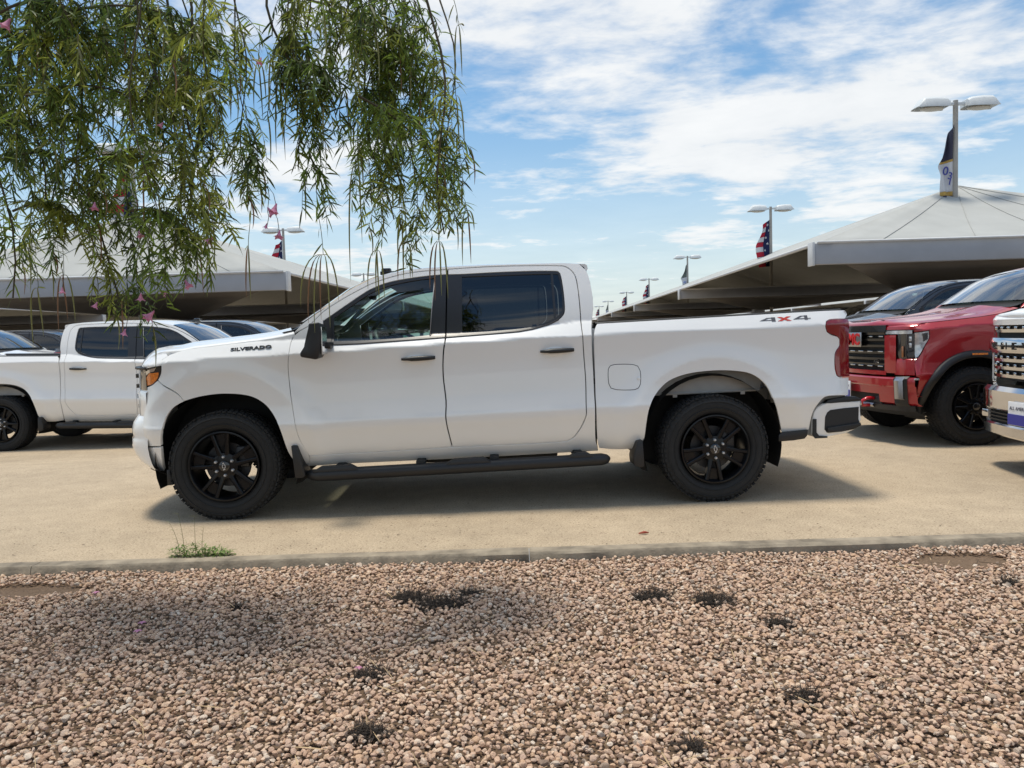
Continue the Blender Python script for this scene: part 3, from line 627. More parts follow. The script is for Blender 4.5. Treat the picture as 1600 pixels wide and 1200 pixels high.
    # back of cab with sliding window
    cb = px_outline([(905, 412), (916.5, 424), (922, 440), (926.3, 465), (927, 482), (925.5, 494), (924.5, 522), (927, 582), (930, 665)])
    rows = [[(x + 0.0 * u, u * (1 - inset(x, z)), z + dz) for u in [-1 + 2 * j / 12 for j in range(13)]] for x, z in cb]
    loft('cab_back', rows, paint, T)
    pane_rows = [[(cb[k][0] + 0.012, u * 0.62, cb[k][1] + dz) for u in (-1, -.5, 0, .5, 1)] for k in (2, 3, 4, 5)]
    loft('rear_window', pane_rows, GLASS_R, T)
    # windscreen
    ws = px_outline([(473, 505.5), (503, 484.6), (547, 453), (569, 441.3), (591, 432)]); rows = []
    for k, (x, z) in enumerate(ws):
        i = inset(x, z); t = k / (len(ws) - 1); bow = 0.17 * (1 - t) + 0.07 * t
        rows.append([(x - bow * (1 - u * u), u * (1 - i - 0.012), z + dz + 0.012 + 0.02 * (1 - u * u) * (0.6 + t)) for u in [-1 + 2 * j / 20 for j in range(21)]])
    loft('windscreen', rows, GLASS_W, T)
    # shark-fin / camera on roof front
    if not hd:
        x0, z0 = p2l(604, 425, -0.10); bm = bmesh.new(); bm_box(bm, (x0 + 0.03, -0.10, z0 - 0.012), (0.16, 0.09, 0.03), bev=0.004); bm_box(bm, (x0, -0.10, z0 + 0.012), (0.085, 0.06, 0.04), bev=0.012); from_bm('roof_antenna', bm, GLOSSBLK, T, True, 0.6)
    # cowl
    x0, z0 = ws[0]; rows = [[(x - 0.17 * (1 - u * u), u * 0.84, zz_ + dz) for u in [-1 + 2 * j / 10 for j in range(11)]] for x, zz_ in ((x0 + 0.03, z0 + 0.005), (x0 - 0.08, z0 - 0.045), (x0 - 0.16, z0 - 0.06))]
    loft('cowl', rows, SATINBLK, T)
    # ---- bonnet
    if not hd:
        hx = [(x, z, inset(x, z) + 0.003) for x, z in px_outline([(223.5, 577), (222.8, 571), (226, 565.5), (232, 559.5), (239.5, 555), (248, 551.5)])]
        for m in (False, True): panel('bonnet_flank', px_outline([(251.5, 571.5), (236, 574), (223.5, 577.5), (222.8, 571), (226, 565.5), (232, 559.5), (239.5, 555), (248, 551.5), (258, 549), (262, 556.5), (253, 562)]), side, paint, T, mirror=m, gap=0.0005, depth=0.03)
        for px in (265, 285, 305, 330, 369, 400, 425, 445, 460): 
            ys = lerp_tab([253, 270, 300, 330, 369, 415, 437, 458, 470], [562, 552, 545, 541.5, 536.5, 531, 527, 522.5, 517])(px); (x, z), = px_outline([(px, ys)]); hx.append((x, z + 0.001, inset(x, z) + 0.004))
        hx[6] = (hx[6][0], hx[5][1] + 0.008, hx[6][2])
        rows = []
        for k, (x, z, i) in enumerate(hx):
            f = k / (len(hx) - 1); row = []; rise = 0.0 if k == 0 else min(1, k / 8)
            for j in range(41):
                u = -1 + 2 * j / 40; au = abs(u); yv = u * (1 - i); d = (1 - au) * (1 - i)
                bow = (0.235 * (1 - f) + 0.17 * f) * (1 - au ** 2.2); dome = 0.022 * math.exp(-((d - 0.33) / 0.11) ** 2) * sstep(0.0, 0.35, f)
                if j in (0, 40): row.append((x + 0.002, yv - math.copysign(0.006, yv), z - 0.03))
                row.append((x - bow, yv, z + rise * (0.030 * (1 - math.exp(-d / 0.06)) + 0.035 * sstep(0, 0.9, d)) + dome * 0.6))
            row[-1], row[-2] = row[-2], row[-1]; rows.append(row)
        loft('bonnet', rows, paint, T)
        # grille band, bars and frame across the nose
        def front(q, z, dx=0.0): return Vector((PLAN_S(1 - abs(q)) + dx, q, z))
        rowsb = [[front(-0.93 + 1.86 * j / 40, z, 0.05) for j in range(41)] for z in (0.80, 0.95, 1.10, 1.20)]
        gr = loft('grille', rowsb, UNDER, T)
        for (z, hgt, ext, dx) in ((1.165, 0.022, 0.86, -0.004), (1.10, 0.03, 0.62, -0.012), (1.02, 0.03, 0.62, -0.012), (0.94, 0.03, 0.62, -0.008), (0.86, 0.03, 0.62, -0.004)):
            loft('grille_bar', [[front(-ext + 2 * ext * j / 30, zz_, dd) for j in range(31)] for zz_, dd in ((z - hgt / 2, dx + 0.04), (z - hgt / 2, dx), (z + hgt / 2, dx), (z + hgt / 2, dx + 0.04))], GLOSSBLK, gr)
        for sg in (-1, 1):
            loft('lamp_face', [[front(sg * (0.62 + 0.29 * j / 10), z, 0.012) for j in range(11)] for z in (1.0, 1.07, 1.155)], DARKLENS, T, flip=sg > 0)
            loft('lamp_brow', [[front(sg * (0.60 + 0.33 * j / 10), z, dd) for j in range(11)] for z, dd in ((1.158, 0.02), (1.158, -0.012), (1.174, -0.012), (1.174, 0.02))], SATINBLK, T)
            loft('nose_panel', [[front(sg * (0.63 + 0.285 * j / 10), z, dd) for j in range(11)] for z, dd in ((0.79, 0.004), (0.9, 0.0), (0.975, 0.0), (0.995, 0.02))], paint, T, flip=sg > 0)
        # bumper bar with its bulge
        prof = [(0.805, 0.03), (0.79, -0.012), (0.74, -0.048), (0.69, -0.064), (0.655, -0.062), (0.635, -0.052), (0.615, -0.066), (0.56, -0.070), (0.50, -0.050), (0.44, -0.012), (0.405, 0.03), (0.39, 0.08)]
        loft('front_bumper', [[front(-0.935 + 1.87 * j / 60, z, dd * (1 - 0.6 * sstep(0.80, 0.93, abs(-0.935 + 1.87 * j / 60)))) for j in range(61)] for z, dd in prof], paint, T)
        loft('air_dam', [[front(-0.93 + 1.86 * j / 40, z, dd) for j in range(41)] for z, dd in ((0.41, 0.05), (0.375, 0.06), (0.345, 0.14))], SATINBLK, T)
        for sg in (-1, 1):
            box('air_deflector', (-0.44, sg * 0.83, 0.33), (0.03, 0.22, 0.12), SATINBLK, T, 0.006)
        text_mesh('CHEVROLET', 0.085, STEEL, 'tail_badge', T, Matrix.Translation((4.83, 0, 1.02)) @ Matrix.Rotation(math.pi / 2, 4, 'Z') @ FACE_NEAR, 1.4, 0.004)
    # ---- bed
    bx0, bx1 = 2.90, 4.76
    rp = px_outline([(933, 505.5), (1060, 498.3), (1180, 491.5), (1319.5, 484.2)]); rail = lerp_tab([p[0] for p in rp], [p[1] for p in rp])
    zr0, zr1 = z_rail(bx0) + dz, z_rail(bx1) + dz
    box('bed_floor', ((bx0 + bx1) / 2, 0, 0.93 + dz), (bx1 - bx0, 1.62, 0.05), mat('bed liner', (0.03, 0.03, 0.03), 0.8, bump=0.3, bscale=200), T)
    for sg in (-1, 1):
        prism('bed_inner_wall', [(bx0, sg * 0.80, 0.93 + dz), (bx1, sg * 0.80, 0.93 + dz), (bx1, sg * 0.80, zr1 - 0.02), (bx0, sg * 0.80, zr0 - 0.02)], (0, sg * 0.02, 0), paint, T)
        rows = []
        for k in range(12):
            x = 2.85 + (4.80 - 2.85) * k / 11; z = rail(x) + dz + 0.004; i = inset(x, z - dz - 0.01)
            rows.append([(x, sg * (1 - i - 0.012), z - 0.004), (x, sg * (1 - i - 0.018), z + 0.006), (x, sg * 0.83, z + 0.008), (x, sg * 0.79, z), (x, sg * 0.79, z - 0.04)])
        loft('bed_rail_cap', rows, SATINBLK, T, flip=sg > 0)
    prism('bed_front_wall', [(2.90, -0.86, 0.6 + dz), (2.90, 0.86, 0.6 + dz), (2.90, 0.86, zr0 - 0.03), (2.90, -0.86, zr0 - 0.03)], (0.02, 0, 0), paint, T)
    bm = bmesh.new(); bm_box(bm, (4.80, 0, 1.06 + dz), (0.07, 1.62, 0.72), bev=0.015); tg = from_bm('tailgate', bm, paint, T, True, 0.7)
    box('tailgate_handle', (4.842, 0, 1.27 + dz), (0.02, 0.26, 0.09), GLOSSBLK, tg, 0.008)
    rows = [[(4.775 + a, -0.86 + 1.72 * j / 12, 1.40 + dz + b + 0.02) for j in range(13)] for a, b in ((-0.01, 0.0), (0.0, 0.022), (0.03, 0.03), (0.055, 0.022), (0.062, 0.0), (0.055, -0.03), (0.04, -0.04))]
    loft('tailgate_spoiler', rows, paint, T, flip=True)
    # rear bumper: painted wrap, black step pocket and pad
    def rb(px, py, i=0.03): return p2l(px, py, -1 + i)
    for sg in (-1, 1):
        o = [(1273.5, 645), (1278, 637), (1287, 631.5), (1297, 629.5), (1347, 625.7), (1347.5, 632), (1344, 656), (1345, 664), (1337.7, 671.6), (1323, 678), (1293.7, 682.6), (1276, 684), (1272, 680), (1271.7, 656)]
        po = [rb(*p) for p in o]; P3 = [Vector((x, sg * 0.95, z + dz)) for x, z in po]
        bm = bmesh.new(); A = [bm.verts.new(p) for p in P3]; B = [bm.verts.new(p + Vector((0, -sg * 0.30, 0))) for p in P3]; n = len(A); bm.faces.new(A); bm.faces.new(B[::-1])
        for i in range(n): bm.faces.new((A[i], B[i], B[(i + 1) % n], A[(i + 1) % n]))
        bmesh.ops.bevel(bm, geom=[e for e in bm.edges if all(v.co.y * sg > 0.9 for v in e.verts)], offset=0.014, segments=3, affect='EDGES', profile=0.5)
        bc = from_bm('bumper_end', bm, paint, T, True, 0.7)
        pk = [rb(*p) for p in [(1299, 641), (1320, 638), (1343.5, 636), (1343, 655), (1346, 664), (1334, 670.7), (1315, 674), (1293.7, 676.3), (1290, 671.6), (1291, 652), (1294, 645)]]
        st = prism('step_pocket', [(x, sg * 0.945, z + dz) for x, z in pk], (0, sg * 0.0085, 0), SATINBLK, bc)
        sh = [rb(*p) for p in [(1293, 668), (1345, 660), (1346, 664.5), (1334, 671), (1315, 674.5), (1293.7, 676.5)]]
        prism('step_lip', [(x, sg * 0.950, z + dz) for x, z in sh], (0, sg * 0.022, 0), SATINBLK, st, 0.005)
        pad = [rb(*p) for p in [(1290, 630.5), (1297, 625), (1325, 619.5), (1340, 620), (1347.7, 624), (1347.5, 626.5), (1300, 630.5)]]
        prism('bumper_pad', [(x, sg * 0.90, z + dz) for x, z in pad], (0, sg * 0.053, 0), SATINBLK, bc, 0.004)
        lo = [rb(*p) for p in [(1271.5, 655), (1277, 655), (1277, 676), (1281, 681), (1294, 682), (1294, 684.5), (1275, 685.5), (1271, 680)]]
        prism('corner_guard', [(x, sg * 0.948, z + dz) for x, z in lo], (0, sg * 0.010, 0), SATINBLK, bc)
        br = [rb(*p) for p in [(1265.5, 680), (1271, 680), (1272, 655), (1280, 637), (1292, 625), (1325, 620), (1325, 614), (1290, 617), (1276, 630), (1267, 648)]]
        prism('bumper_bracket', [(x, sg * 0.90, z + dz) for x, z in br], (0, sg * 0.02, 0), mat('bracket grey', (0.22, 0.22, 0.21), 0.5), bc)
    xa, za = rb(1325, 620); xb, zb = rb(1330, 672)
    box('rear_bumper', ((4.80 + 4.90) / 2, 0, (za + zb) / 2 + dz), (0.16, 1.36, za - zb - 0.01), paint, T, 0.02)
    box('bumper_top_pad', (4.86, 0, za + dz + 0.004), (0.15, 1.34, 0.014), SATINBLK, T, 0.004)
    # ---- underbody
    for sg in (-1, 1):
        box('chassis_rail', (2.05, sg * 0.42, 0.56 + dz), (5.3, 0.09, 0.18), UNDER, T, 0.01)
    box('cab_floor', (1.75, 0, 0.47 + dz), (2.2, 1.72, 0.06), UNDER, T)
    box('engine_bay', (-0.05, 0, 0.86 + dz), (0.95, 0.98, 0.52), UNDER, T)
    box('fuel_tank', (2.0, -0.60, 0.42 + dz * 0.5), (1.1, 0.30, 0.16), UNDER, T, 0.03)
    tube('exhaust_pipe', [(0.6, 0.3, 0.40), (2.9, 0.3, 0.42), (3.5, 0.35, 0.62), (4.1, 0.45, 0.55), (4.6, 0.62, 0.42)], 0.038, UNDER, T)
    tube('driveshaft', [(0.7, 0.05, 0.44), (3.7, 0, 0.42)], 0.045, UNDER, T)
    for cx in (0, 3.745):
        bm = bmesh.new(); bm_tube(bm, [(cx, -0.74, 0.41), (cx, -0.2, 0.41), (cx, -0.12, 0.41), (cx, 0.12, 0.41), (cx, 0.2, 0.41), (cx, 0.74, 0.41)], [0.045, 0.045, 0.13, 0.13, 0.045, 0.045], 12); from_bm('axle', bm, UNDER, T, True)
    bm = bmesh.new(); lathe(bm, [(0.1, -0.1), (0.34, -0.1), (0.38, -0.02), (0.34, 0.08), (0.1, 0.08)], 32); bmesh.ops.rotate(bm, verts=bm.verts, matrix=Matrix.Rotation(math.pi / 2, 3, 'X')); bmesh.ops.translate(bm, verts=bm.verts, vec=(4.36, 0, 0.56)); from_bm('spare_tyre', bm, RUBBER, T, True)
    # ---- cabin
    box('dashboard', (0.86, 0, 1.13 + dz), (0.36, 1.52, 0.30), INTER, T, 0.06)
    box('centre_console', (1.45, 0, 0.85 + dz), (0.8, 0.30, 0.40), INTER, T, 0.05)
    rot = Matrix.Rotation(math.radians(-24), 3, 'Y'); bm = bmesh.new(); lathe(bm, [(0.185 + 0.017 * math.cos(a), 0.017 * math.sin(a)) for a in [2 * math.pi * k / 8 for k in range(9)]], 36)
    bmesh.ops.rotate(bm, verts=bm.verts, matrix=Matrix.Rotation(math.pi / 2, 3, 'Z')); bm_box(bm, (0, 0, 0), (0.03, 0.34, 0.05)); bm_box(bm, (0.0, 0, -0.08), (0.03, 0.06, 0.16)); bm_box(bm, (0.0, 0, 0), (0.05, 0.15, 0.13), bev=0.02)
    bmesh.ops.rotate(bm, verts=bm.verts, matrix=rot); bmesh.ops.translate(bm, verts=bm.verts, vec=(1.17, -0.38, 1.23 + dz)); from_bm('steering_wheel', bm, mat('steering leather', (0.10, 0.11, 0.11), 0.45), T, True, 0.6)
    for (sx, sy, wd) in ((1.72, -0.40, 0.50), (1.72, 0.40, 0.50), (2.62, -0.42, 0.62), (2.62, 0.42, 0.62)):
        bm = bmesh.new(); bm_box(bm, (sx - 0.22, sy, 0.90 + dz), (0.52, wd, 0.16), bev=0.05); bm_box(bm, (sx + 0.06, sy, 1.20 + dz), (0.15, wd, 0.58), Matrix.Rotation(math.radians(14 if sx < 2 else 8), 3, 'Y'), 0.05)
        st = from_bm('seat', bm, SEAT, T, True, 0.7)
        bm = bmesh.new(); bm_box(bm, (sx + 0.17, sy, 1.575 + dz), (0.10, 0.27, 0.17), Matrix.Rotation(math.radians(10), 3, 'Y'), 0.04); from_bm('headrest', bm, SEAT, st, True, 0.7)
    for sg in (-1, 1):
        prism('door_lining', [(0.62, sg * 0.84, 0.52 + dz), (2.80, sg * 0.84, 0.52 + dz), (2.80, sg * 0.84, 1.36 + dz), (1.9, sg * 0.84, 1.33 + dz), (0.72, sg * 0.84, 1.28 + dz)], (0, -sg * 0.02, 0), INTER, T)
        rows = [[(x, sg * (1 - inset(x, z) - 0.05 + w_), z + dz) for w_ in (-0.05, 0)] for x, z in [(1.70, 1.36), (1.72, 1.6), (1.75, 1.87)]]
        prism('inner_pillar', [(1.66, sg * 0.80, 1.34 + dz), (1.84, sg * 0.80, 1.34 + dz), (1.80, sg * 0.68, 1.86 + dz), (1.70, sg * 0.68, 1.86 + dz)], (0, -sg * 0.03, 0), INTER, T)
        prism('grab_handle', [(0.86, sg * 0.76, 1.40 + dz), (0.90, sg * 0.76, 1.40 + dz), (1.06, sg * 0.71, 1.58 + dz), (1.02, sg * 0.71, 1.58 + dz)], (0, -sg * 0.03, 0), INTER, T)
    box('rear_view_mirror', (1.02, 0.02, 1.72 + dz), (0.04, 0.22, 0.07), INTER, T, 0.012)
    # ---- wheels
    for (cx, sp) in ((0.0, 0.42), (3.745, 0.90)):
        for sg in (-1, 1):
            make_wheel(T, cx, sg * 1.0, R - 0.006, R, 0.275, sg, rimr=0.262 if not hd else 0.245, spin=sp, cap_badge=not hd, caps=mat('lug chrome', (0.6, 0.6, 0.6), 0.25, 0.4) if not hd else GLOSSBLK)
    # ---- badges on the light-duty truck
    if not hd:
        (xa, za), (xb, zb) = px_outline([(354, 547.5), (431, 541)]); xm, zm = (xa + xb) / 2, (za + zb) / 2; ang = math.atan2(zb - za, xb - xa)
        e = 0.01; ny = (inset(xm, zm + e) - inset(xm, zm - e)) / (2 * e)
        for m, sg in ((False, -1), (True, 1)):
            M = Matrix.Translation((xm, sg * (1 - inset(xm, zm) + 0.003), zm)) @ (Matrix.Rotation(math.pi, 4, 'Z') if m else Matrix.Identity(4)) @ Matrix.Rotation(-sg * -ang if m else -ang, 4, 'Y') @ Matrix.Rotation(-math.atan(ny) * (1), 4, 'X') @ FACE_NEAR
            text_mesh('SILVERADO', 0.040, BLACKTXT, 'name_badge', T, M, 1.50, 0.003, 0.0012)
            # 4X4 decal: angular swept digits
            (da, dza), (db, dzb) = px_outline([(1186, 500), (1264, 496)]); L = db - da; hgt = 0.034
            dk = mat('decal grey', (0.09, 0.09, 0.10), 0.4); rd = mat('decal red', (0.55, 0.05, 0.03), 0.4)
            four = [[(0.0, 0.15), (0.18, 0.85), (0.24, 0.85), (0.34, 0.85), (0.34, 0.62), (0.20, 0.62), (0.13, 0.38), (0.34, 0.38), (0.34, 0.15)], [(0.235, 0.0), (0.325, 0.0), (0.37, 1.0), (0.28, 1.0)]]
            shapes = [(0.00, [[(0.0, .22), (.16, .9), (.26, .9), (.26, .72), (.19, .72), (.12, .40), (.26, .40), (.26, .22)], [(.245, .0), (.325, .0), (.325, .95), (.245, .95)]], dk), (0.36, [[(0, 0), (.09, 0), (.29, 1), (.20, 1)], [(.0, .95), (.09, .95), (.29, 0), (.2, 0)]], rd), (0.67, [[(0.0, .22), (.16, 1.), (.24, 1.), (.24, .82), (.19, .82), (.12, .42), (.24, .42), (.24, .22)], [(.235, .05), (.30, .05), (.30, 1.05), (.235, 1.05)], [(.30, .25), (.36, .25), (.36, .42), (.30, .42)]], dk)]
            for ox, polys, mm in shapes:
                bm = bmesh.new()
                for ip, pl in enumerate(polys):
                    vs_ = []
                    for (u, v) in pl:
                        uu = (ox + u) if not m else 1.03 - (ox + u); x = da + uu * L; z = dza + (dzb - dza) * uu + (v - 0.5) * hgt
                        vs_.append(bm.verts.new((x, sg * (1 - inset(x, z) + 0.002 + 0.0006 * ip), z)))
                    try: bm.faces.new(vs_)
                    except ValueError: pass
                bmesh.ops.triangulate(bm, faces=bm.faces[:]); from_bm('decal', bm, mm, T)
    if hd: heavy_front(T, kind, paint, side, dz)
    return T
FACE_FRONT = Matrix(((0, 0, -1, 0), (-1, 0, 0, 0), (0, 1, 0, 0), (0, 0, 0, 1)))      # text facing -X
def heavy_front(T, kind, paint, side, dz):
    cz = 0.43 - dz; Ra = 0.535
    arch = [(Ra * math.cos(a), cz + Ra * math.sin(a)) for a in [math.radians(d) for d in range(-5, 186, 12)]]
    cut = px_outline(DOORCUT[::-1]); bottom = px_outline([(484, 724), (476, 729)])
    fen = [(-0.655, 1.235), (-0.60, 1.252), (-0.45, 1.268), (-0.2, 1.288), (0.1, 1.315), (0.35, 1.35), (cut[0][0], cut[0][1] + 0.005)] + cut[1:] + bottom + [(0.56, cz - 0.05)] + arch + [(-0.56, 0.60), (-0.60, 0.66), (-0.655, 0.69), (-0.655, 0.875), (-0.61, 0.90), (-0.54, 1.02), (-0.495, 1.10), (-0.50, 1.18), (-0.655, 1.165)]
    ch = kind == 'chevy'; up = 0.055 if ch else 0.0
    fen = [(x_, z_ + up) if z_ > 1.2 and x_ < 0.3 else (x_, z_) for x_, z_ in fen]
    for m in (False, True):
        sg = 1 if m else -1
        panel('front_fender', fen, side, paint, T, mirror=m, gap=0.003)
        if kind == 'gmc':
            for cx in (0.0, 3.745):
                prof = []
                bm = bmesh.new(); rows = []
                for k in range(33):
                    a = math.radians(-8 + 196 * k / 32); r = Ra - 0.012
                    if cx > 1: r += 0.012
                    ca, sa = math.cos(a), math.sin(a); row = []
                    for (dr, dy) in ((0.0, -0.06), (0.0, 0.035), (0.012, 0.045), (0.055, 0.035), (0.075, 0.02), (0.08, -0.01)):
                        x = cx + (r + dr) * ca; z = 0.43 + (r + dr) * sa; row.append((x, sg * (1 - inset(x, max(0.36, z - dz), (-0.52, 0.2)) + dy), z))
                    rows.append(row)
                loft('wheel_arch_flare', rows, SATINBLK, T, flip=m)
            panel('side_marker', [(-0.06, 0.905), (0.10, 0.905), (0.10, 0.925), (-0.06, 0.925)], lambda x, z: side(x, z) + Vector((0, -0.05, 0.0)), AMBER, T, mirror=m, gap=0, depth=0.03, smooth=False)
        lh = panel('headlamp', [(-0.65, 1.16), (-0.505, 1.175), (-0.50, 1.10), (-0.545, 1.02), (-0.612, 0.905), (-0.65, 0.88)], side, CLEAR, T, mirror=m, off=-0.004, gap=0.003)
        panel('lamp_shade', [(-0.575, 1.15), (-0.52, 1.155), (-0.515, 1.09), (-0.56, 1.06)], side, DARKLENS, lh, mirror=m, off=0.001, gap=0, depth=0.004)
    F = lambda dx: (lambda a, b: Vector((PLAN_H(min(1, 1 - abs(a))) + dx, -a, b)))
    def strip(nm, y0, y1, prof, material, parent, n=30, flip=False):
        return loft(nm, [[Vector((PLAN_H(1 - abs(y0 + (y1 - y0) * j / n)) + dd, y0 + (y1 - y0) * j / n, z)) for j in range(n + 1)] for z, dd in prof], material, parent, flip, angle=0.55)
    # bonnet
    hx = [(-0.70, 1.30, 0.13), (-0.71, 1.320, 0.125), (-0.69, 1.332, 0.12), (-0.62, 1.336, 0.105), (-0.45, 1.346, 0.095), (-0.2, 1.365, 0.09), (0.1, 1.391, 0.09), (0.3, 1.418, 0.095), (0.5, 1.468, 0.10)]; rows = []
    for k, (x, z, i) in enumerate(hx):
        f = k / (len(hx) - 1); row = []; z = z + up * (1 - f * f)
        for j in range(41):
            u = -1 + 2 * j / 40; au = abs(u); d = (1 - au) * (1 - i); bow = 0.17 * (1 - au ** 2.4)
            row.append((x - bow, u * (1 - i), z + (min(1, k / 3)) * (0.024 * (1 - math.exp(-d / 0.07)) + 0.022 * math.exp(-((d - 0.45) / 0.16) ** 2) * sstep(0.05, 0.4, f) + 0.012 * sstep(0, .9, d))))
        rows.append(row)
    bo = loft('bonnet', rows, paint, T)
    if kind == 'gmc': box('hood_scoop', (-0.66, -0.36, 1.375), (0.22, 0.30, 0.022), GLOSSBLK, bo, 0.006); box('hood_scoop', (-0.66, 0.36, 1.375), (0.22, 0.30, 0.022), GLOSSBLK, bo, 0.006)
    gw = 0.64 if not ch else 0.80
    g = strip('grille', -gw, gw, [(0.80, 0.055), (0.95, 0.05), (1.15, 0.05), (1.34, 0.05)], UNDER, T)
    if ch:
        strip('hood_lip', -0.96, 0.96, [(1.29, 0.03), (1.295, 0.005), (1.345, 0.0), (1.385, 0.03)], paint, T)
        for z in (1.245, 0.985, 0.915, 0.845):
            strip('grille_bar', -gw, gw, [(z - 0.016, 0.05), (z - 0.016, 0.004), (z + 0.012, 0.0), (z + 0.016, 0.05)], CHROME, g)
            for y in [-0.74 + 0.123 * k for k in range(13)]:
                box('grille_tooth', (PLAN_H(1 - abs(y)) + 0.012, y, z + 0.022), (0.03, 0.035, 0.030), CHROME, g, 0.006)
        b = strip('name_bar', -0.90, 0.90, [(1.05, 0.05), (1.05, -0.022), (1.075, -0.03), (1.145, -0.03), (1.18, -0.01), (1.185, 0.05)], CHROME, T)
        for i_, c_ in enumerate('CHEVROLET'):
            y = 0.66 - 0.165 * i_; text_mesh(c_, 0.085, BLACKTXT, 'letter', b, Matrix.Translation((PLAN_H(1 - abs(y)) - 0.032, y, 1.108)) @ Matrix.Rotation(-0.10 * y, 4, 'Z') @ FACE_FRONT, 1.7, 0.003, 0.002)
        for sg in (-1, 1):
            strip('lamp_pillar', sg * 0.80, sg * 0.955, [(0.78, 0.02), (0.80, 0.0), (1.04, 0.0), (1.05, 0.02)], paint, T, 8, sg > 0)
            strip('lamp_face', sg * 0.81, sg * 0.95, [(1.19, 0.01), (1.30, 0.01)], DARKLENS, T, 8, sg > 0)
    else:
        strip('grille_brow', -0.66, 0.66, [(1.25, 0.05), (1.25, -0.012), (1.325, -0.006), (1.332, 0.04)], GLOSSBLK, T)
        for z in (1.235, 1.165, 1.095, 1.02, 0.95, 0.885):
            strip('grille_bar', -0.62, 0.62, [(z - 0.02, 0.055), (z - 0.016, 0.012), (z + 0.012, 0.006), (z + 0.016, 0.055)], mat('dark chrome', (0.06, 0.062, 0.066), 0.2, 0.9), g)
        if kind == 'gmc':
            for z in (1.20, 1.03, 0.865):
                for y in [-0.56 + 0.187 * k for k in range(7)]:
                    if z > 1.1 and abs(y) < 0.3: continue
                    box('grille_accent', (PLAN_H(1 - abs(y)) + 0.004, y, z), (0.014, 0.115, 0.013), CHROME, g, 0.004)
            bd = box('emblem_plate', (PLAN_H(1) - 0.012, 0, 1.165), (0.02, 0.50, 0.17), STEEL, g, 0.006)
            text_mesh('GMC', 0.185, mat('emblem red', (0.6, 0.01, 0.015), 0.3, 0, 0.6), 'emblem_letters', bd, Matrix.Translation((PLAN_H(1) - 0.026, 0, 1.163)) @ FACE_FRONT, 1.12, 0.004, 0.006)
            text_mesh('AT4', 0.055, CHROME, 'trim_badge', g, Matrix.Translation((PLAN_H(0.5) - 0.004, 0.50, 0.915)) @ FACE_FRONT, 1.2, 0.003)
            text_mesh('AT4', 0.055, CHROME, 'trim_badge', g, Matrix.Translation((PLAN_H(0.5) - 0.004, -0.50, 0.915)) @ FACE_FRONT, 1.2, 0.003)
        for sg in (-1, 1):
            a0, a1 = sg * 0.64, sg * 0.80
            strip('grille_surround', a0, a1, [(0.79, 0.05), (0.795, 0.0), (0.83, -0.006), (1.21, -0.006), (1.225, 0.04)], paint, T, 8, sg > 0)
            strip('lamp_bar', sg * 0.645, sg * 0.945, [(1.225, 0.03), (1.225, 0.002), (1.262, 0.002), (1.27, 0.03)], CLEAR, T, 12, sg > 0)
            lf = strip('lamp_face', sg * 0.80, sg * 0.955, [(0.955, 0.02), (1.0, 0.012), (1.225, 0.012)], DARKLENS, T, 8, sg > 0)
            y = sg * 0.865
            bm = bmesh.new(); bm_box(bm, (PLAN_H(0.135) + 0.006, y, 1.03), (0.02, 0.04, 0.12), Matrix.Rotation(sg * 0.5, 3, 'Z'), 0.005); from_bm('turn_signal', bm, mat('dim amber', (0.35, 0.13, 0.04), 0.2, 0, 0.8), lf, True, 0.7)
            for zz_ in (1.17, 1.10): box('projector', (PLAN_H(0.07) + 0.008, sg * 0.93, zz_), (0.02, 0.03, 0.05), CLEAR, lf, 0.005)
            strip('nose_panel', sg * 0.78, sg * 0.962, [(0.77, 0.03), (0.78, 0.0), (0.90, -0.004), (0.945, 0.004), (0.955, 0.02)], paint, T, 8, sg > 0)
        for sg in (-1, 1): strip('nose_upper', sg * 0.645, sg * 0.965, [(1.268, 0.03), (1.272, 0.0), (1.305, 0.004), (1.325, 0.03), (1.335, 0.06)], paint, T, 12, sg > 0)
        strip('lower_grille_sill', -0.66, 0.66, [(0.765, 0.05), (0.77, -0.004), (0.815, -0.004), (0.82, 0.05)], paint, T)
    # bumper
    bmm = CHROME if ch else (paint if kind == 'gmc' else GLOSSBLK)
    if ch:
        strip('front_bumper', -0.985, 0.985, [(0.765, 0.06), (0.755, -0.055), (0.715, -0.085), (0.56, -0.085), (0.545, -0.07), (0.545, 0.0)], CHROME, T, 40)
        strip('front_bumper_lower', -0.985, 0.985, [(0.43, 0.0), (0.43, -0.07), (0.415, -0.085), (0.33, -0.07), (0.30, 0.0)], CHROME, T, 40)
        strip('bumper_intake', -0.72, 0.72, [(0.43, -0.04), (0.545, -0.04)], UNDER, T, 30)
        for z in (0.455, 0.485, 0.515): strip('intake_bar', -0.72, 0.72, [(z - .006, -0.04), (z - .006, -0.062), (z + .006, -0.062), (z + .006, -0.04)], SATINBLK, T, 30)
        for sg in (-1, 1):
            strip('bumper_corner', sg * 0.72, sg * 0.985, [(0.425, -0.05), (0.55, -0.05)], mat('fog pocket', (0.15, 0.15, 0.15), 0.4), T, 8, sg > 0)
            box('fog_lamp', (PLAN_H(0.16) - 0.055, sg * 0.84, 0.487), (0.03, 0.10, 0.07), CHROME, T, 0.01)
    else:
        strip('front_bumper', -0.985, 0.985, [(0.755, 0.06), (0.75, -0.05), (0.735, -0.065), (0.66, -0.065), (0.645, -0.05), (0.56, -0.045), (0.545, 0.02)], bmm, T, 40)
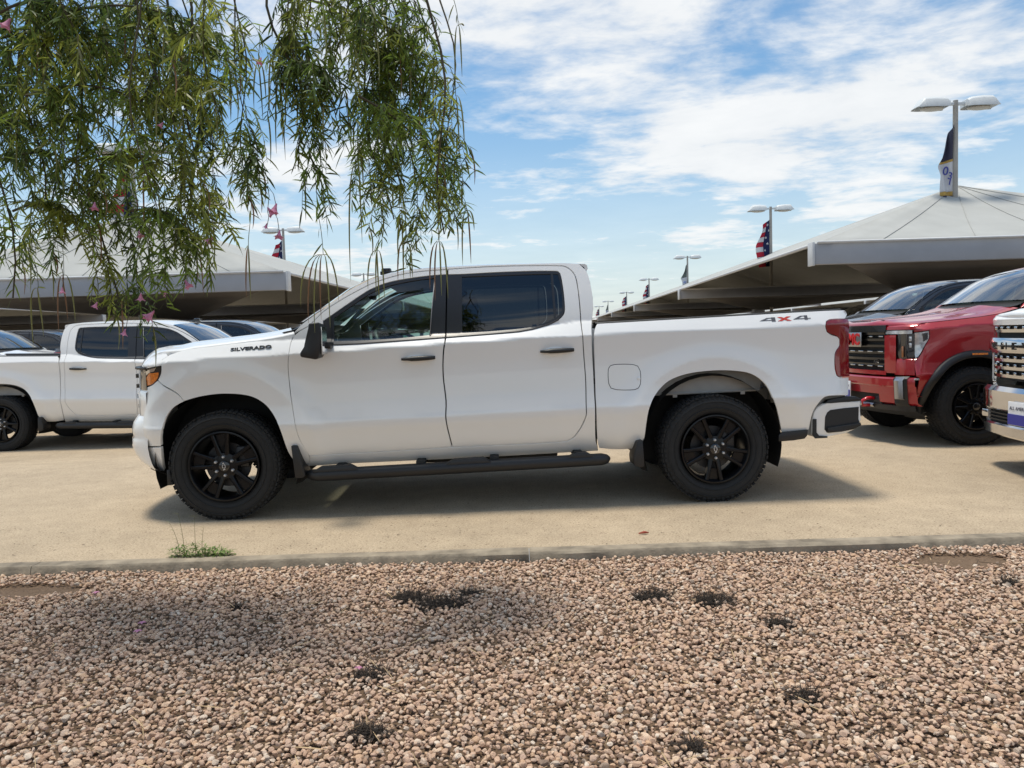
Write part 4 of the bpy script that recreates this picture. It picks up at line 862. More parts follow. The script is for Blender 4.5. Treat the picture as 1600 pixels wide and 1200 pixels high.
        for sg in (-1, 1):
            strip('bumper_leg', sg * 0.60, sg * 0.985, [(0.56, -0.042), (0.47, -0.03), (0.44, 0.02)], bmm, T, 12, sg > 0)
            strip('vent_trim', sg * 0.86, sg * 0.935, [(0.50, -0.04), (0.52, -0.075), (0.72, -0.085), (0.755, -0.06)], STEEL, T, 6, sg > 0)
            strip('vent_pocket', sg * 0.84, sg * 0.955, [(0.44, -0.03), (0.47, -0.055), (0.74, -0.072), (0.765, -0.04)], SATINBLK, T, 6, sg > 0)
            bm = bmesh.new(); bm_tube(bm, [(-0.80, sg * 0.46, 0.50), (-0.93, sg * 0.46, 0.50), (-0.99, sg * 0.46, 0.47), (-0.98, sg * 0.46, 0.42), (-0.9, sg * 0.46, 0.42)], 0.02, 8); from_bm('tow_hook', bm, mat('hook red', (0.5, 0.01, 0.02), 0.35, 0, 0.5), T, True)
            box('lower_intake', (PLAN_H(0.5) + 0.02, sg * 0.50, 0.475), (0.06, 0.24, 0.12), SATINBLK, T, 0.02)
            box('corner_reflector', (-0.60, sg * 0.985, 0.735), (0.14, 0.012, 0.02), CLEAR, T, 0.003)
        strip('bumper_intake', -0.60, 0.60, [(0.44, 0.0), (0.55, -0.01)], UNDER, T, 30)
        strip('front_valance', -0.975, 0.975, [(0.455, 0.03), (0.44, -0.03), (0.385, -0.02), (0.33, 0.08)], SATINBLK, T, 40)
        strip('skid_plate', -0.5, 0.5, [(0.445, -0.03), (0.425, -0.05), (0.40, -0.03)], STEEL, T, 20)
    for m in (False, True):
        panel('bumper_side', [(-0.62, 0.37), (-0.545, 0.37), (-0.545, 0.60), (-0.58, 0.655), (-0.62, 0.68)], side, bmm, T, mirror=m, gap=0.002, smooth=False)
    if kind in ('gmc', 'chevy'):
        yp, zp = (0.0, 0.58) if kind == 'gmc' else (0.10, 0.545)
        xp = PLAN_H(1 - abs(yp)) - 0.10
        pl = box('dealer_plate', (xp, yp, zp), (0.012, 0.32, 0.20), mat('plate white', (0.75, 0.76, 0.78), 0.4), T, 0.003)
        box('plate_band', (xp - 0.008, yp, zp - 0.05), (0.004, 0.316, 0.09), mat('plate blue', (0.03, 0.035, 0.30), 0.4), pl)
        text_mesh('ALL AMERICAN', 0.042, mat('plate print', (0.12, 0.12, 0.16), 0.5), 'plate_text', pl, Matrix.Translation((xp - 0.008, yp, zp + 0.045)) @ FACE_FRONT, 0.95, 0.001)

def place(T, x, y, rz, z=None): T.location = (x, y, ground_z(x, y) if z is None else z); T.rotation_euler = (0, 0, rz); return T
main = place(build_truck('silverado', 'pickup_truck'), T_O.x, T_O.y, T_YAW, 0.0)
tag(main, 'white crew cab pickup with black wheels and 4X4 decal, parked by the curb', 'pickup truck')
left = copy_tree(main); place(left, -3.95, 12.35, math.pi, -0.17)
tag(left, 'white crew cab pickup facing right, parked behind the front of the nearest pickup', 'pickup truck')
red = place(build_truck('gmc', 'pickup_truck'), 4.99, 9.12, 0.0)
tag(red, 'dark red heavy pickup with black fender flares and red emblem on its grille', 'pickup truck')
chv = place(build_truck('chevy', 'pickup_truck'), 5.22, 6.20, 0.0)
tag(chv, 'white heavy pickup with chrome grille and chrome bumper beside the red pickup', 'pickup truck')
gry = place(build_truck('grey', 'pickup_truck'), 5.35, 12.25, 0.0)
tag(gry, 'dark grey heavy pickup parked directly behind the red pickup', 'pickup truck')
g2 = copy_tree(gry); place(g2, 8.6, 15.8, 0.0); tag(g2, 'dark grey heavy pickup parked under the canopy edge, second behind the red pickup', 'pickup truck')
g3 = copy_tree(gry); place(g3, -4.0, 15.6, math.pi, -0.17); tag(g3, 'dark grey heavy pickup parked behind the white pickup that faces right', 'pickup truck')
g4 = copy_tree(gry); place(g4, -9.8, 19.0, math.pi, -0.17); tag(g4, 'dark grey heavy pickup under the canopy, behind the bed of the white pickup', 'pickup truck')
l2 = copy_tree(chv); place(l2, -9.6, 15.8, math.pi, -0.17); tag(l2, 'white heavy pickup behind the bed of the white pickup that faces right', 'pickup truck')

# ================================================================== SHADE CANOPIES
def canopy(label, corner, peak, inner, length, bay, ground):
    """long hip-roofed fabric shade; inner=+1 when its outer eave is on the right of the corner"""
    T = empty('shade_canopy', (peak.x, peak.y, ground)); dxy = 0.042
    half = abs(peak.x - corner.x); ze, zp = corner.z - ground, peak.z - ground; run = peak.y - corner.y
    cx = lambda y: dxy * y
    rnd = random.Random(3)
    y0 = -run; n = int(length / bay)
    def sag(rows): return rows
    # hip end (front) with a slight droop in its cloth
    rows = []
    for i in range(9):
        t = i / 8; rows.append([(cx(y0 + run * t) + (-1 + 2 * j / 16) * half * (1 - t), y0 + run * t, ze + (zp - ze) * t - 0.18 * math.sin(math.pi * t) * (1 - (2 * j / 16 - 1) ** 2)) for j in range(17)])
    loft('roof_panel', rows, FABRIC, T, thick=0.02)
    for k in range(n):
        ya, yb = (0 if k == 0 else y0 + k * bay), y0 + (k + 1) * bay
        for sg in (-1, 1):
            rows = []
            for i in range(9):
                t = i / 8; row = []
                for j in range(13):
                    u = j / 12; ye = (y0 if k == 0 else ya); yl = (ye + (ya - ye) * t); y = yl + (yb - yl) * u
                    s_ = -0.14 * math.sin(math.pi * t) * math.sin(math.pi * u)
                    row.append((cx(y) + sg * half * (1 - t), y, ze + (zp - ze) * t + s_))
                rows.append(row)
            loft('roof_panel', rows, FABRIC, T, flip=sg < 0, thick=0.02)
    for u_ in (0.12, 0.31, 0.5, 0.69, 0.88):
        bm = bmesh.new(); bm_tube(bm, [(cx(y0 + run * t) + (-1 + 2 * u_) * half * (1 - t), y0 + run * t, ze + (zp - ze) * t - 0.18 * math.sin(math.pi * t) * (1 - (2 * u_ - 1) ** 2) + 0.012) for t in [i / 8 for i in range(9)]], 0.010, 5); from_bm('seam_cable', bm, FABRIC, T, True)
    # cross beams with end caps, columns, edge pipes, inner dark cloth
    for k in range(n + 1):
        y = y0 + k * bay - (0.14 if k == 0 else 0); x = cx(y); zt = ze - 0.02 if k else ze + 0.02; hgt = 0.50 if k == 0 else 0.42
        bm = bmesh.new(); bm_box(bm, (x, y, zt - hgt / 2), (2 * half + 0.12, 0.22, hgt), bev=0.015); be = from_bm('cross_beam', bm, BEAM, T, True, 0.7)
        for sg in (-1, 1):
            bm = bmesh.new(); bm_box(bm, (x + sg * (half + 0.09), y, zt - hgt / 2), (0.06, 0.30, hgt + 0.06), bev=0.01); from_bm('end_cap', bm, BEAMW, be, True, 0.7)
        bm = bmesh.new(); bm_tube(bm, [(x - half, y - 0.15, zt + 0.02), (x + half, y - 0.15, zt + 0.02)], 0.035, 6); from_bm('edge_pipe', bm, BEAMW, be, True)
        if k < n:
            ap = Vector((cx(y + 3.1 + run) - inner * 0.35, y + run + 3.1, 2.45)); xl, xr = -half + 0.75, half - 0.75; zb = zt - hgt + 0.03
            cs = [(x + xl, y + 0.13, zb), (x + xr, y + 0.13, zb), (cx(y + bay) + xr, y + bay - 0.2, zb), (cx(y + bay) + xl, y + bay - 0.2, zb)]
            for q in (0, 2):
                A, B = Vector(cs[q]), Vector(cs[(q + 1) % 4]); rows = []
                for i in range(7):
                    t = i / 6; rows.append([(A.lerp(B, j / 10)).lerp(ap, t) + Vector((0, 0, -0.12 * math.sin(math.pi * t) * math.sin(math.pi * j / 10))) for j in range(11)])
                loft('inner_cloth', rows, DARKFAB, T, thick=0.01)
            bm = bmesh.new(); bm_box(bm, (ap.x, ap.y, (ap.z - 0.1) / 2), (0.36, 0.36, ap.z + 0.1), bev=0.02); co = from_bm('column', bm, BEAM, T, True, 0.7)
            box('column_head', (ap.x, ap.y, ap.z - 0.12), (0.62, 0.5, 0.34), BEAM, co, 0.02)
    for sg in (-1, 1):
        bm = bmesh.new(); bm_tube(bm, [(cx(y0) + sg * half, y0, ze + 0.01), (cx(y0 + n * bay) + sg * half, y0 + n * bay, ze + 0.01)], 0.045, 6); from_bm('eave_pipe', bm, BEAMW, T, True)
    tag(T, label, 'shade canopy'); return T
cr, pr = on_z(1285, 383, 3.3), on_z(1494, 290, 5.6)
canopy('pale fabric hip roof shade canopy with steel beams, rising behind the red pickup', cr, pr, 1, 170, 17.5, 0.0)
cl, pl_ = on_z(455, 427, 3.3), on_z(207, 336, 5.6)
canopy('pale fabric hip roof shade canopy with steel beams, behind the white pickup that faces right', cl, pl_, -1, 140, 17.5, -0.17)

# ================================================================== LAMP POSTS AND BANNERS
def lamp_post(h=7.9):
    T = empty('lamp_post')
    tube('pole', [(0, 0, 0.7), (0, 0, h)], [0.095, 0.07], POLE, T, 12)
    bm = bmesh.new(); bm_tube(bm, [(0, 0, -0.1), (0, 0, 0.7)], 0.28, 16); from_bm('footing', bm, CONC, T, True, 0.7)
    box('arm', (0, 0, h - 0.10), (0.62, 0.07, 0.09), LAMP, T, 0.01)
    for sg in (-1, 1):
        x = sg * 0.70; rows = []
        for (dx, top, w_) in ((-0.44, 0.03, 0.20), (-0.43, 0.22, 0.24), (-0.34, 0.27, 0.27), (0.0, 0.30, 0.28), (0.30, 0.29, 0.28), (0.34, 0.27, 0.27), (0.50, 0.03, 0.24)):
            rows.append([(x + sg * dx * 1.0, -w_, h - 0.22), (x + sg * dx, -w_ * 0.95, h - 0.22 + top * 0.7), (x + sg * dx, -w_ * 0.6, h - 0.22 + top), (x + sg * dx, w_ * 0.6, h - 0.22 + top), (x + sg * dx, w_ * 0.95, h - 0.22 + top * 0.7), (x + sg * dx, w_, h - 0.22)])
        hd = loft('lamp_head', rows, LAMP, T, flip=sg > 0, angle=0.9)
        bm = bmesh.new(); bmesh.ops.create_uvsphere(bm, u_segments=16, v_segments=8, radius=1, matrix=Matrix.Translation((x, 0, h - 0.225)) @ Matrix.Diagonal((0.36, 0.19, 0.07, 1))); from_bm('lamp_lens', bm, LAMPGL, hd, True)
    return T
def star(bm, c, r, up, right, nrm):
    vs_ = []
    for k in range(10):
        a = math.pi / 2 + k * math.pi / 5; q = r if k % 2 == 0 else r * 0.42; vs_.append(bm.verts.new(c + right * (q * math.cos(a)) + up * (q * math.sin(a)) + nrm))
    ce = bm.verts.new(c + nrm)
    for k in range(10): bm.faces.new((vs_[k], vs_[(k + 1) % 10], ce))
def banner(kind, seed, top=7.2, hgt=2.5):
    rnd = random.Random(seed); wd = 0.78 + 0.12 * rnd.random(); ph = rnd.random() * 6
    def pt(u, v):      # u across from pole (0..1), v down
        wv = wd * ((0.62 + 0.38 * min(1, v * 2)) if kind == 'flag' else (0.16 + 0.62 * min(1, v * 2.2) - 0.22 * sstep(0.42, 0.6, v))) * (0.85 + 0.15 * math.sin(ph + 7 * v))
        lift = 0.12 * math.sin(ph + 3 * v) * u
        return Vector((-0.085 - u * wv * 0.92, 0.14 * math.sqrt(u) * math.sin(ph + 4.4 * v + 5.5 * u) - 0.02, top - v * hgt - 0.30 * u * (1 - v) - lift * 0.5))
    nU, nV = 12, 60
    def part(name, u0, u1, v0, v1, m, parent, dy=0.0):
        a, b = max(1, round((u1 - u0) * nU)), max(1, round((v1 - v0) * nV))
        return loft(name, [[pt(u0 + (u1 - u0) * j / a, v0 + (v1 - v0) * i / b) + Vector((0, dy, 0)) for j in range(a + 1)] for i in range(b + 1)], m, parent, thick=0.004)
    T = empty('banner')
    if kind == 'flag':
        part('star_field', 0, 0.42, 0, 1, NAVY, T)
        n = 9
        for k in range(n): part('stripe', 0.42, 1, k / n, (k + 1) / n, REDCLOTH if k % 2 == 0 else WHITECLOTH, T)
        for k in range(7):
            c = pt(0.13 if k % 2 else 0.30, (k + 0.6) / 7.2); e = 0.01; u_ = (pt(0.31, (k + .6) / 7.2) - pt(0.29, (k + .6) / 7.2)).normalized(); bm = bmesh.new()
            for s_ in (-1, 1): star(bm, c, 0.085, Vector((0, 0, 1)), u_, Vector((0, s_ * 0.012, 0)))
            from_bm('star', bm, WHITECLOTH, T)
    elif kind == 'navy':
        part('cloth', 0, 1, 0, 0.40, NAVYGREY, T); part('cloth_edge', 0, 1, 0.40, 0.43, GOLD, T); part('cloth_field', 0, 1, 0.43, 0.78, WHITECLOTH, T); part('cloth_band', 0, 1, 0.78, 0.83, GOLD, T); part('cloth_foot', 0, 1, 0.83, 1, NAVYGREY, T)
        for s_, v, zt in (('0', 0.53, 0.32), ('3', 0.60, 0.24), ('1', 0.665, 0.14)):
            c = pt(0.45 if s_ == '0' else 0.22, v); text_mesh(s_, 0.36 if s_ == '0' else 0.30, mat('banner print', (0.05, 0.06, 0.30), 0.7), 'print', T, Matrix.Translation(c + Vector((0, -0.09, 0))) @ Matrix.Rotation(0.2, 4, 'Y') @ FACE_NEAR, 1.0, 0.002, 0.004)
    else:
        part('cloth', 0, 1, 0, 0.45, mat('grey green cloth', (0.18, 0.21, 0.2), 0.8, trans=0.2), T); part('cloth_field', 0, 1, 0.45, 0.96, WHITECLOTH, T); part('cloth_foot', 0, 1, 0.96, 1, NAVYGREY, T)
        c = pt(0.5, 0.62); 
        part('print', 0.15, 0.85, 0.58, 0.64, mat('pale blue print', (0.35, 0.40, 0.62), 0.8), T, -0.008)
    return T
posts = [((1493, 157), 'navy', 'navy and white'), ((1204, 323), 'flag', 'star and stripe'), ((1074, 400), 'plain', 'white and grey'), ((1014, 435), 'flag', 'star and stripe'), ((979, 456), 'flag', 'star and stripe'), ((950, 470), 'plain', 'white and grey'), ((936, 478), 'flag', 'star and stripe'),
         ((205, 228), 'flag', 'star and stripe'), ((442, 357), 'flag', 'star and stripe'), ((568, 427), 'flag', 'star and stripe')]
ordw = ['first', 'second', 'third', 'fourth', 'fifth', 'sixth', 'seventh', 'eighth']
proto = None
for k, (p, kind, words) in enumerate(posts):
    q = on_z(*p, 7.9); gz = ground_z(q.x, q.y)
    L = proto if proto is None else copy_tree(proto)
    if L is None: L = proto = lamp_post()
    L.location = (q.x, q.y, 0)
    if k < 7: row = '%s lamp post along the canopy behind the red pickup' % ordw[k]; g = 'lamp posts along the right canopy'
    else: row = '%s lamp post along the canopy behind the right-facing pickup' % ordw[k - 7]; g = 'lamp posts along the left canopy'
    tag(L, 'twin headed ' + row, 'lamp post', g)
    B = banner(kind, 11 + k); B.location = (q.x, q.y, 0)
    tag(B, '%s banner on the %s' % (words, row), 'banner', 'banners on the lamp posts')
# more of the lot: parked rows under the canopies and the canopies of the next rows
left_sh = [o for o in COL.objects if o.name.startswith('shade_canopy')]
cR, cL = left_sh[0], left_sh[1]
for (src, dx, dy, lab) in ((cL, -17.5, 4.0, 'far pale shade canopy left of the canopy behind the right-facing pickup'), (cL, -35.0, 6.0, 'farthest pale shade canopy, second beyond the canopy behind the right-facing pickup'), (cR, 19.0, 6.0, 'far pale shade canopy, next row beyond the canopy behind the red pickup')):
    c = copy_tree(src); c.location.x += dx; c.location.y += dy; tag(c, lab, 'shade canopy')
sides = {0: ('red pickup', 1), 1: ('right-facing pickup', -1)}
for row, ys_, x0 in ((0, [19.6, 23.0, 26.6, 30.4, 35.0, 40.0, 46.0, 54.0], 9.4), (1, [22.6, 26.4, 30.2, 34.8, 40.0, 47.0, 55.0], -7.6)):
    for k, yy in enumerate(ys_):
        src = gry if (k * 5 + row) % 3 else chv; c = copy_tree(src); x = x0 + 0.042 * (yy - 18) + random.uniform(-.3, .3)
        place(c, x, yy, 0.0 if row == 0 else math.pi, 0.0 if row == 0 else -0.17)
        tag(c, '%s pickup, %s of the shaded row far behind the %s' % ('dark grey' if src is gry else 'white', ordw[k], sides[row][0]), 'pickup truck', '%s pickups in the shaded row behind the %s' % ('dark grey' if src is gry else 'white', sides[row][0]))
for k, (x, yy) in enumerate(((-13.5, 24.0), (-20, 27.0), (-16, 31.0), (-24, 33.0), (-14, 38.0), (-12.5, 29.0))):
    c = copy_tree(gry if k % 2 else chv); place(c, x, yy, math.pi, -0.17)
    tag(c, '%s pickup deep under the canopies, %s behind the right-facing pickup bed' % ('dark grey' if k % 2 else 'white', ordw[k]), 'pickup truck', '%s pickups deep under the left canopies' % ('dark grey' if k % 2 else 'white'))

# ================================================================== GRAVEL (stones instanced on points: nobody could count them)
def stone_mat():
    m = bpy.data.materials.new('pink granite chips'); m.use_nodes = True; t = m.node_tree; b = t.nodes['Principled BSDF']; b.inputs['Roughness'].default_value = 0.85; b.inputs['Specular IOR Level'].default_value = 0.3
    oi = t.nodes.new('ShaderNodeObjectInfo'); r = t.nodes.new('ShaderNodeValToRGB'); cr_ = r.color_ramp; cr_.interpolation = 'LINEAR'
    cols = [(0.0, (0.42, 0.265, 0.175)), (0.16, (0.66, 0.445, 0.31)), (0.34, (0.56, 0.385, 0.285)), (0.50, (0.77, 0.57, 0.41)), (0.64, (0.63, 0.415, 0.265)), (0.78, (0.54, 0.375, 0.275)), (0.90, (0.82, 0.68, 0.54)), (1.0, (0.26, 0.18, 0.13))]
    cr_.elements[0].position = 0; cr_.elements[0].color = (*cols[0][1], 1); cr_.elements[1].position = 1; cr_.elements[1].color = (*cols[-1][1], 1)
    for p, c in cols[1:-1]: e = cr_.elements.new(p); e.color = (*c, 1)
    t.links.new(oi.outputs['Random'], r.inputs[0])
    tcn = t.nodes.new('ShaderNodeTexCoord'); n = t.nodes.new('ShaderNodeTexNoise'); n.inputs['Scale'].default_value = 3.0; n.inputs['Detail'].default_value = 6; n.inputs['Roughness'].default_value = 0.7; t.links.new(tcn.outputs['Object'], n.inputs['Vector'])
    rr = t.nodes.new('ShaderNodeMapRange'); t.links.new(n.outputs['Fac'], rr.inputs['Value']); rr.inputs['From Min'].default_value = 0.3; rr.inputs['From Max'].default_value = 0.7; rr.inputs['To Min'].default_value = 0.78; rr.inputs['To Max'].default_value = 1.18
    v = t.nodes.new('ShaderNodeVectorMath'); v.operation = 'SCALE'; t.links.new(r.outputs[0], v.inputs[0]); t.links.new(rr.outputs[0], v.inputs['Scale']); t.links.new(v.outputs[0], b.inputs['Base Color'])
    bp = t.nodes.new('ShaderNodeBump'); bp.inputs['Strength'].default_value = 0.4; bp.inputs['Distance'].default_value = 0.2; t.links.new(n.outputs['Fac'], bp.inputs['Height']); t.links.new(bp.outputs[0], b.inputs['Normal'])
    return m
STONE = stone_mat()
stones = bpy.data.collections.new('stone shapes')
for k in range(10):
    rnd = random.Random(100 + k); bm = bmesh.new(); bmesh.ops.create_icosphere(bm, subdivisions=3, radius=1.0)
    ax = Vector((1.0, rnd.uniform(0.68, 0.95), rnd.uniform(0.5, 0.75)))
    planes = [(Vector((rnd.gauss(0, 1), rnd.gauss(0, 1), rnd.gauss(0, 1))).normalized(), rnd.uniform(0.5, 0.85)) for _ in range(9)]
    for v in bm.verts:
        p = v.co.copy()
        for n_, d in planes:
            e = p.dot(n_) - d
            if e > 0: p -= n_ * (e * 0.97)
        p *= 1.12 + 0.05 * noise.noise(p * 2.3 + Vector((k * 7, 0, 0)))
        v.co = Vector((p.x * ax.x, p.y * ax.y, p.z * ax.z))
    me = bpy.data.meshes.new('stone_shape'); bm.to_mesh(me); bm.free(); me.polygons.foreach_set('use_smooth', [True] * len(me.polygons))
    try: me.set_sharp_from_angle(angle=0.42)
    except Exception: pass
    me.materials.append(STONE); so = bpy.data.objects.new('stone_shape', me); stones.objects.link(so)
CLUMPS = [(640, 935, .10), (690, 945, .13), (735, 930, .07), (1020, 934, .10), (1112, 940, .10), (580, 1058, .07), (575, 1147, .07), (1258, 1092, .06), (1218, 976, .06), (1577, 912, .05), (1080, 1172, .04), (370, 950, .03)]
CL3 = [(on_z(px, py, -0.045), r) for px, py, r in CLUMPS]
bareL = (on_z(30, 925, -0.05), 0.42, 0.11); bareR = (on_z(1500, 878, -0.05), 0.30, 0.14)
rnd = random.Random(42); pts = []; rots = []; scs = []
def stone_pt(x, y, z, sc):
    pts.append((x, y, z)); rots.append((rnd.uniform(-0.5, 0.5), rnd.uniform(-0.5, 0.5), rnd.uniform(0, 6.283))); scs.append(sc)
sp = 0.0195; y = 0.9
while y < CURB_Y0 - 0.012:
    hw = 0.78 * y + 1.1; x = -hw
    while x < hw:
        jx, jy = x + rnd.uniform(-0.5, 0.5) * sp, y + rnd.uniform(-0.5, 0.5) * sp
        lum = 0.012 * noise.noise(Vector((jx * 2.1, jy * 2.1, 0))) + 0.007 * noise.noise(Vector((jx * 6, jy * 6, 3)))
        bare = 0.0
        for c, rx, ry in (bareL, bareR):
            q = ((jx - c.x) / rx) ** 2 + ((jy - c.y) / ry) ** 2
            bare = max(bare, 1 - sstep(0.6, 1.25, q + 0.3 * noise.noise(Vector((jx * 7, jy * 7, 1)))))
        for c, r in CL3:
            q = math.hypot(jx - c.x, (jy - c.y) * 1.25) / r
            if q < 1: bare = max(bare, 0.95 * (1 - q * q))
        if rnd.random() > bare and jy < CURB_Y0 - 0.008:
            u = rnd.random(); sc = (rnd.uniform(0.0045, 0.0075) if u < 0.28 else 0.0078 + 0.0075 * ((u - 0.28) / 0.72) ** 1.6) + (0.005 if rnd.random() < 0.03 else 0)
            stone_pt(jx, jy, -0.050 + lum + rnd.uniform(0, 0.018), sc)
        x += sp
    y += sp
me = bpy.data.meshes.new('gravel'); me.from_pydata(pts, [], [])
a = me.attributes.new('rot', 'FLOAT_VECTOR', 'POINT'); a.data.foreach_set('vector', [c for r in rots for c in r])
a = me.attributes.new('sc', 'FLOAT', 'POINT'); a.data.foreach_set('value', scs)
gravel = link('gravel', me, STONE); tag(gravel, 'pinkish tan gravel chips covering the bed in front of the curb', 'gravel', kind='stuff')
ng = bpy.data.node_groups.new('scatter stones', 'GeometryNodeTree'); ng.interface.new_socket('Geometry', in_out='INPUT', socket_type='NodeSocketGeometry'); ng.interface.new_socket('Geometry', in_out='OUTPUT', socket_type='NodeSocketGeometry')
gi = ng.nodes.new('NodeGroupInput'); go = ng.nodes.new('NodeGroupOutput'); ip = ng.nodes.new('GeometryNodeInstanceOnPoints'); ci = ng.nodes.new('GeometryNodeCollectionInfo')
ci.inputs['Collection'].default_value = stones; ci.inputs['Separate Children'].default_value = True; ci.inputs['Reset Children'].default_value = True; ip.inputs['Pick Instance'].default_value = True
ar = ng.nodes.new('GeometryNodeInputNamedAttribute'); ar.data_type = 'FLOAT_VECTOR'; ar.inputs['Name'].default_value = 'rot'; asx = ng.nodes.new('GeometryNodeInputNamedAttribute'); asx.data_type = 'FLOAT'; asx.inputs['Name'].default_value = 'sc'
ri = ng.nodes.new('FunctionNodeRandomValue'); ri.data_type = 'INT'; ri.inputs['Min'].default_value = 0 if False else 0
for s_ in ri.inputs:
    if s_.name == 'Min' and s_.type == 'INT': s_.default_value = 0
    if s_.name == 'Max' and s_.type == 'INT': s_.default_value = 9
L = ng.links.new
L(gi.outputs[0], ip.inputs['Points']); L(ci.outputs[0], ip.inputs['Instance']); L(ar.outputs['Attribute'], ip.inputs['Rotation']); L(asx.outputs['Attribute'], ip.inputs['Scale'])
L([o for o in ri.outputs if o.type == 'INT'][0], ip.inputs['Instance Index']); L(ip.outputs[0], go.inputs[0])
gravel.modifiers.new('scatter', 'NODES').node_group = ng

# ================================================================== SMALL PLANTS AND LITTER
def blade(bm, p, d, length, wid, droop, n=4, nrm=None):
    d = d.normalized(); sd_ = d.cross(Vector((0, 0, 1)));
    if sd_.length < 0.05: sd_ = Vector((1, 0, 0))
    sd_.normalize()
    if nrm is not None: sd_ = (sd_ * math.cos(nrm) + d.cross(sd_) * math.sin(nrm)).normalized()
    prev = None; q = Vector(p)
    for i in range(n + 1):
        t = i / n; w_ = wid * (math.sin(math.pi * (0.12 + 0.88 * t)) if True else 1) * 0.5 + 0.0002
        if i == n: w_ = 0.0003
        a, b = bm.verts.new(q - sd_ * w_), bm.verts.new(q + sd_ * w_)
        if prev: bm.faces.new((prev[0], prev[1], b, a))
        prev = (a, b); d = (d + Vector((0, 0, -droop / n))).normalized(); q = q + d * (length / n)
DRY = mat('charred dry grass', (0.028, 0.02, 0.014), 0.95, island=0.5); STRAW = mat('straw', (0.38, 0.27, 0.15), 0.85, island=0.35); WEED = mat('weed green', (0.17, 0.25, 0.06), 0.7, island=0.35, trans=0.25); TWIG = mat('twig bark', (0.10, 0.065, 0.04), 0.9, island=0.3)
rnd = random.Random(5)
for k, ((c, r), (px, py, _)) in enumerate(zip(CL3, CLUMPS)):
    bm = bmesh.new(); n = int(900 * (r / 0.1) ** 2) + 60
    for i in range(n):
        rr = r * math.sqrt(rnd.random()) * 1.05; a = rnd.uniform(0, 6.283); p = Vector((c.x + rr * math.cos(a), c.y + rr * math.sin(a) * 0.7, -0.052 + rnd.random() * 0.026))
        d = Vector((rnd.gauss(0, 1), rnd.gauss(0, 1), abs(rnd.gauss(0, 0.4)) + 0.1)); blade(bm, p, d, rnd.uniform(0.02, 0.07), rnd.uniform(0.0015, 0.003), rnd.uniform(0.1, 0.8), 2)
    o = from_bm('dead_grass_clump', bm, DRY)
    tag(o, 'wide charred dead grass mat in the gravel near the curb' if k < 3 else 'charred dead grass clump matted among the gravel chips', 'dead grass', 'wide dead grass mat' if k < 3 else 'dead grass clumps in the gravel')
# living weed growing from the curb joint
c = on_z(300, 880, 0.0); W = empty('weed', (c.x, CURB_Y1 + 0.05, 0)); bm = bmesh.new(); base = Vector((0, 0, 0))
for i in range(560):
    rr = 0.15 * math.sqrt(rnd.random()); a = rnd.uniform(0, 6.283); p = Vector((rr * math.cos(a) * 1.35, rr * math.sin(a) * 0.35, 0)); hh = (0.085 if p.x < 0.0 else 0.045) * (1 - (rr / 0.19) ** 2) + 0.012; p.z = rnd.random() * hh; blade(bm, p, Vector((p.x * 3 + rnd.gauss(0, .9), rnd.gauss(0, .7), 0.15 + rnd.random() * 0.8)), rnd.uniform(0.014, 0.04), rnd.uniform(0.006, 0.012), rnd.uniform(0.4, 1.4), 3)
o = from_bm('foliage', bm, WEED, W); o['kind'] = 'stuff'
for (x, hgt, lean) in ((-0.11, 0.27, -0.1), (-0.04, 0.25, 0.02), (-0.14, 0.22, -0.25), (0.0, 0.18, 0.1)):
    bm = bmesh.new(); P = [Vector((x + lean * hgt * t * t, 0.0, hgt * t)) for t in [i / 8 for i in range(9)]]; bm_tube(bm, P, [0.002 - 0.0013 * i / 8 for i in range(9)], 5)
    for p in P[3:]:
        for s_ in (-1, 1): blade(bm, p, Vector((s_ * 0.8, rnd.gauss(0, .4), 0.7)), rnd.uniform(0.015, 0.04), 0.004, 0.5, 2)
    from_bm('seed_stalk', bm, mat('dry green stalk', (0.16, 0.16, 0.06), 0.8, island=0.3), W)
tag(W, 'small green weed with tall seed stalks growing behind the curb', 'weed')
# sprig of dry weed on the far left kerb
# straw and twigs strewn over the gravel
bm = bmesh.new()
for i in range(420):
    yy = rnd.uniform(1.7, CURB_Y0 - 0.05); x = rnd.uniform(-0.75 * yy - 0.2, 0.75 * yy + 0.2); a = rnd.uniform(0, 6.283); blade(bm, Vector((x, yy, -0.030 + rnd.random() * 0.012)), Vector((math.cos(a), math.sin(a), rnd.uniform(-0.05, 0.12))), rnd.uniform(0.05, 0.15), rnd.uniform(0.0025, 0.005), rnd.uniform(0.0, 0.25), 4, rnd.uniform(-.6, .6))
o = from_bm('straw_litter', bm, STRAW); tag(o, 'dry straw blades strewn over the gravel', 'straw', kind='stuff')
bm = bmesh.new()
for i in range(110):
    yy = rnd.uniform(1.7, CURB_Y0 - 0.05); x = rnd.uniform(-0.75 * yy - 0.2, 0.75 * yy + 0.2); a = rnd.uniform(0, 6.283); P = [Vector((x, yy, -0.03))]
    for q in range(4): a += rnd.gauss(0, 0.3); P.append(P[-1] + Vector((math.cos(a), math.sin(a), rnd.uniform(-0.1, 0.12))) * rnd.uniform(0.02, 0.05))
    bm_tube(bm, P, 0.0022, 4)
o = from_bm('twig_litter', bm, TWIG); tag(o, 'thin brown twigs scattered over the gravel', 'twigs', kind='stuff')
bm = bmesh.new()
for i in range(260):
    yy = rnd.uniform(CURB_Y1 + 0.02, 5.6); x = rnd.uniform(-4.2, 4.2); a = rnd.uniform(0, 6.283); blade(bm, Vector((x, yy, 0.004)), Vector((math.cos(a), math.sin(a), 0.05)), rnd.uniform(0.008, 0.03), rnd.uniform(0.003, 0.008), 0.1, 2)
o = from_bm('leaf_litter', bm, TWIG); tag(o, 'tiny brown leaf bits scattered on the tan asphalt', 'leaf litter', kind='stuff')
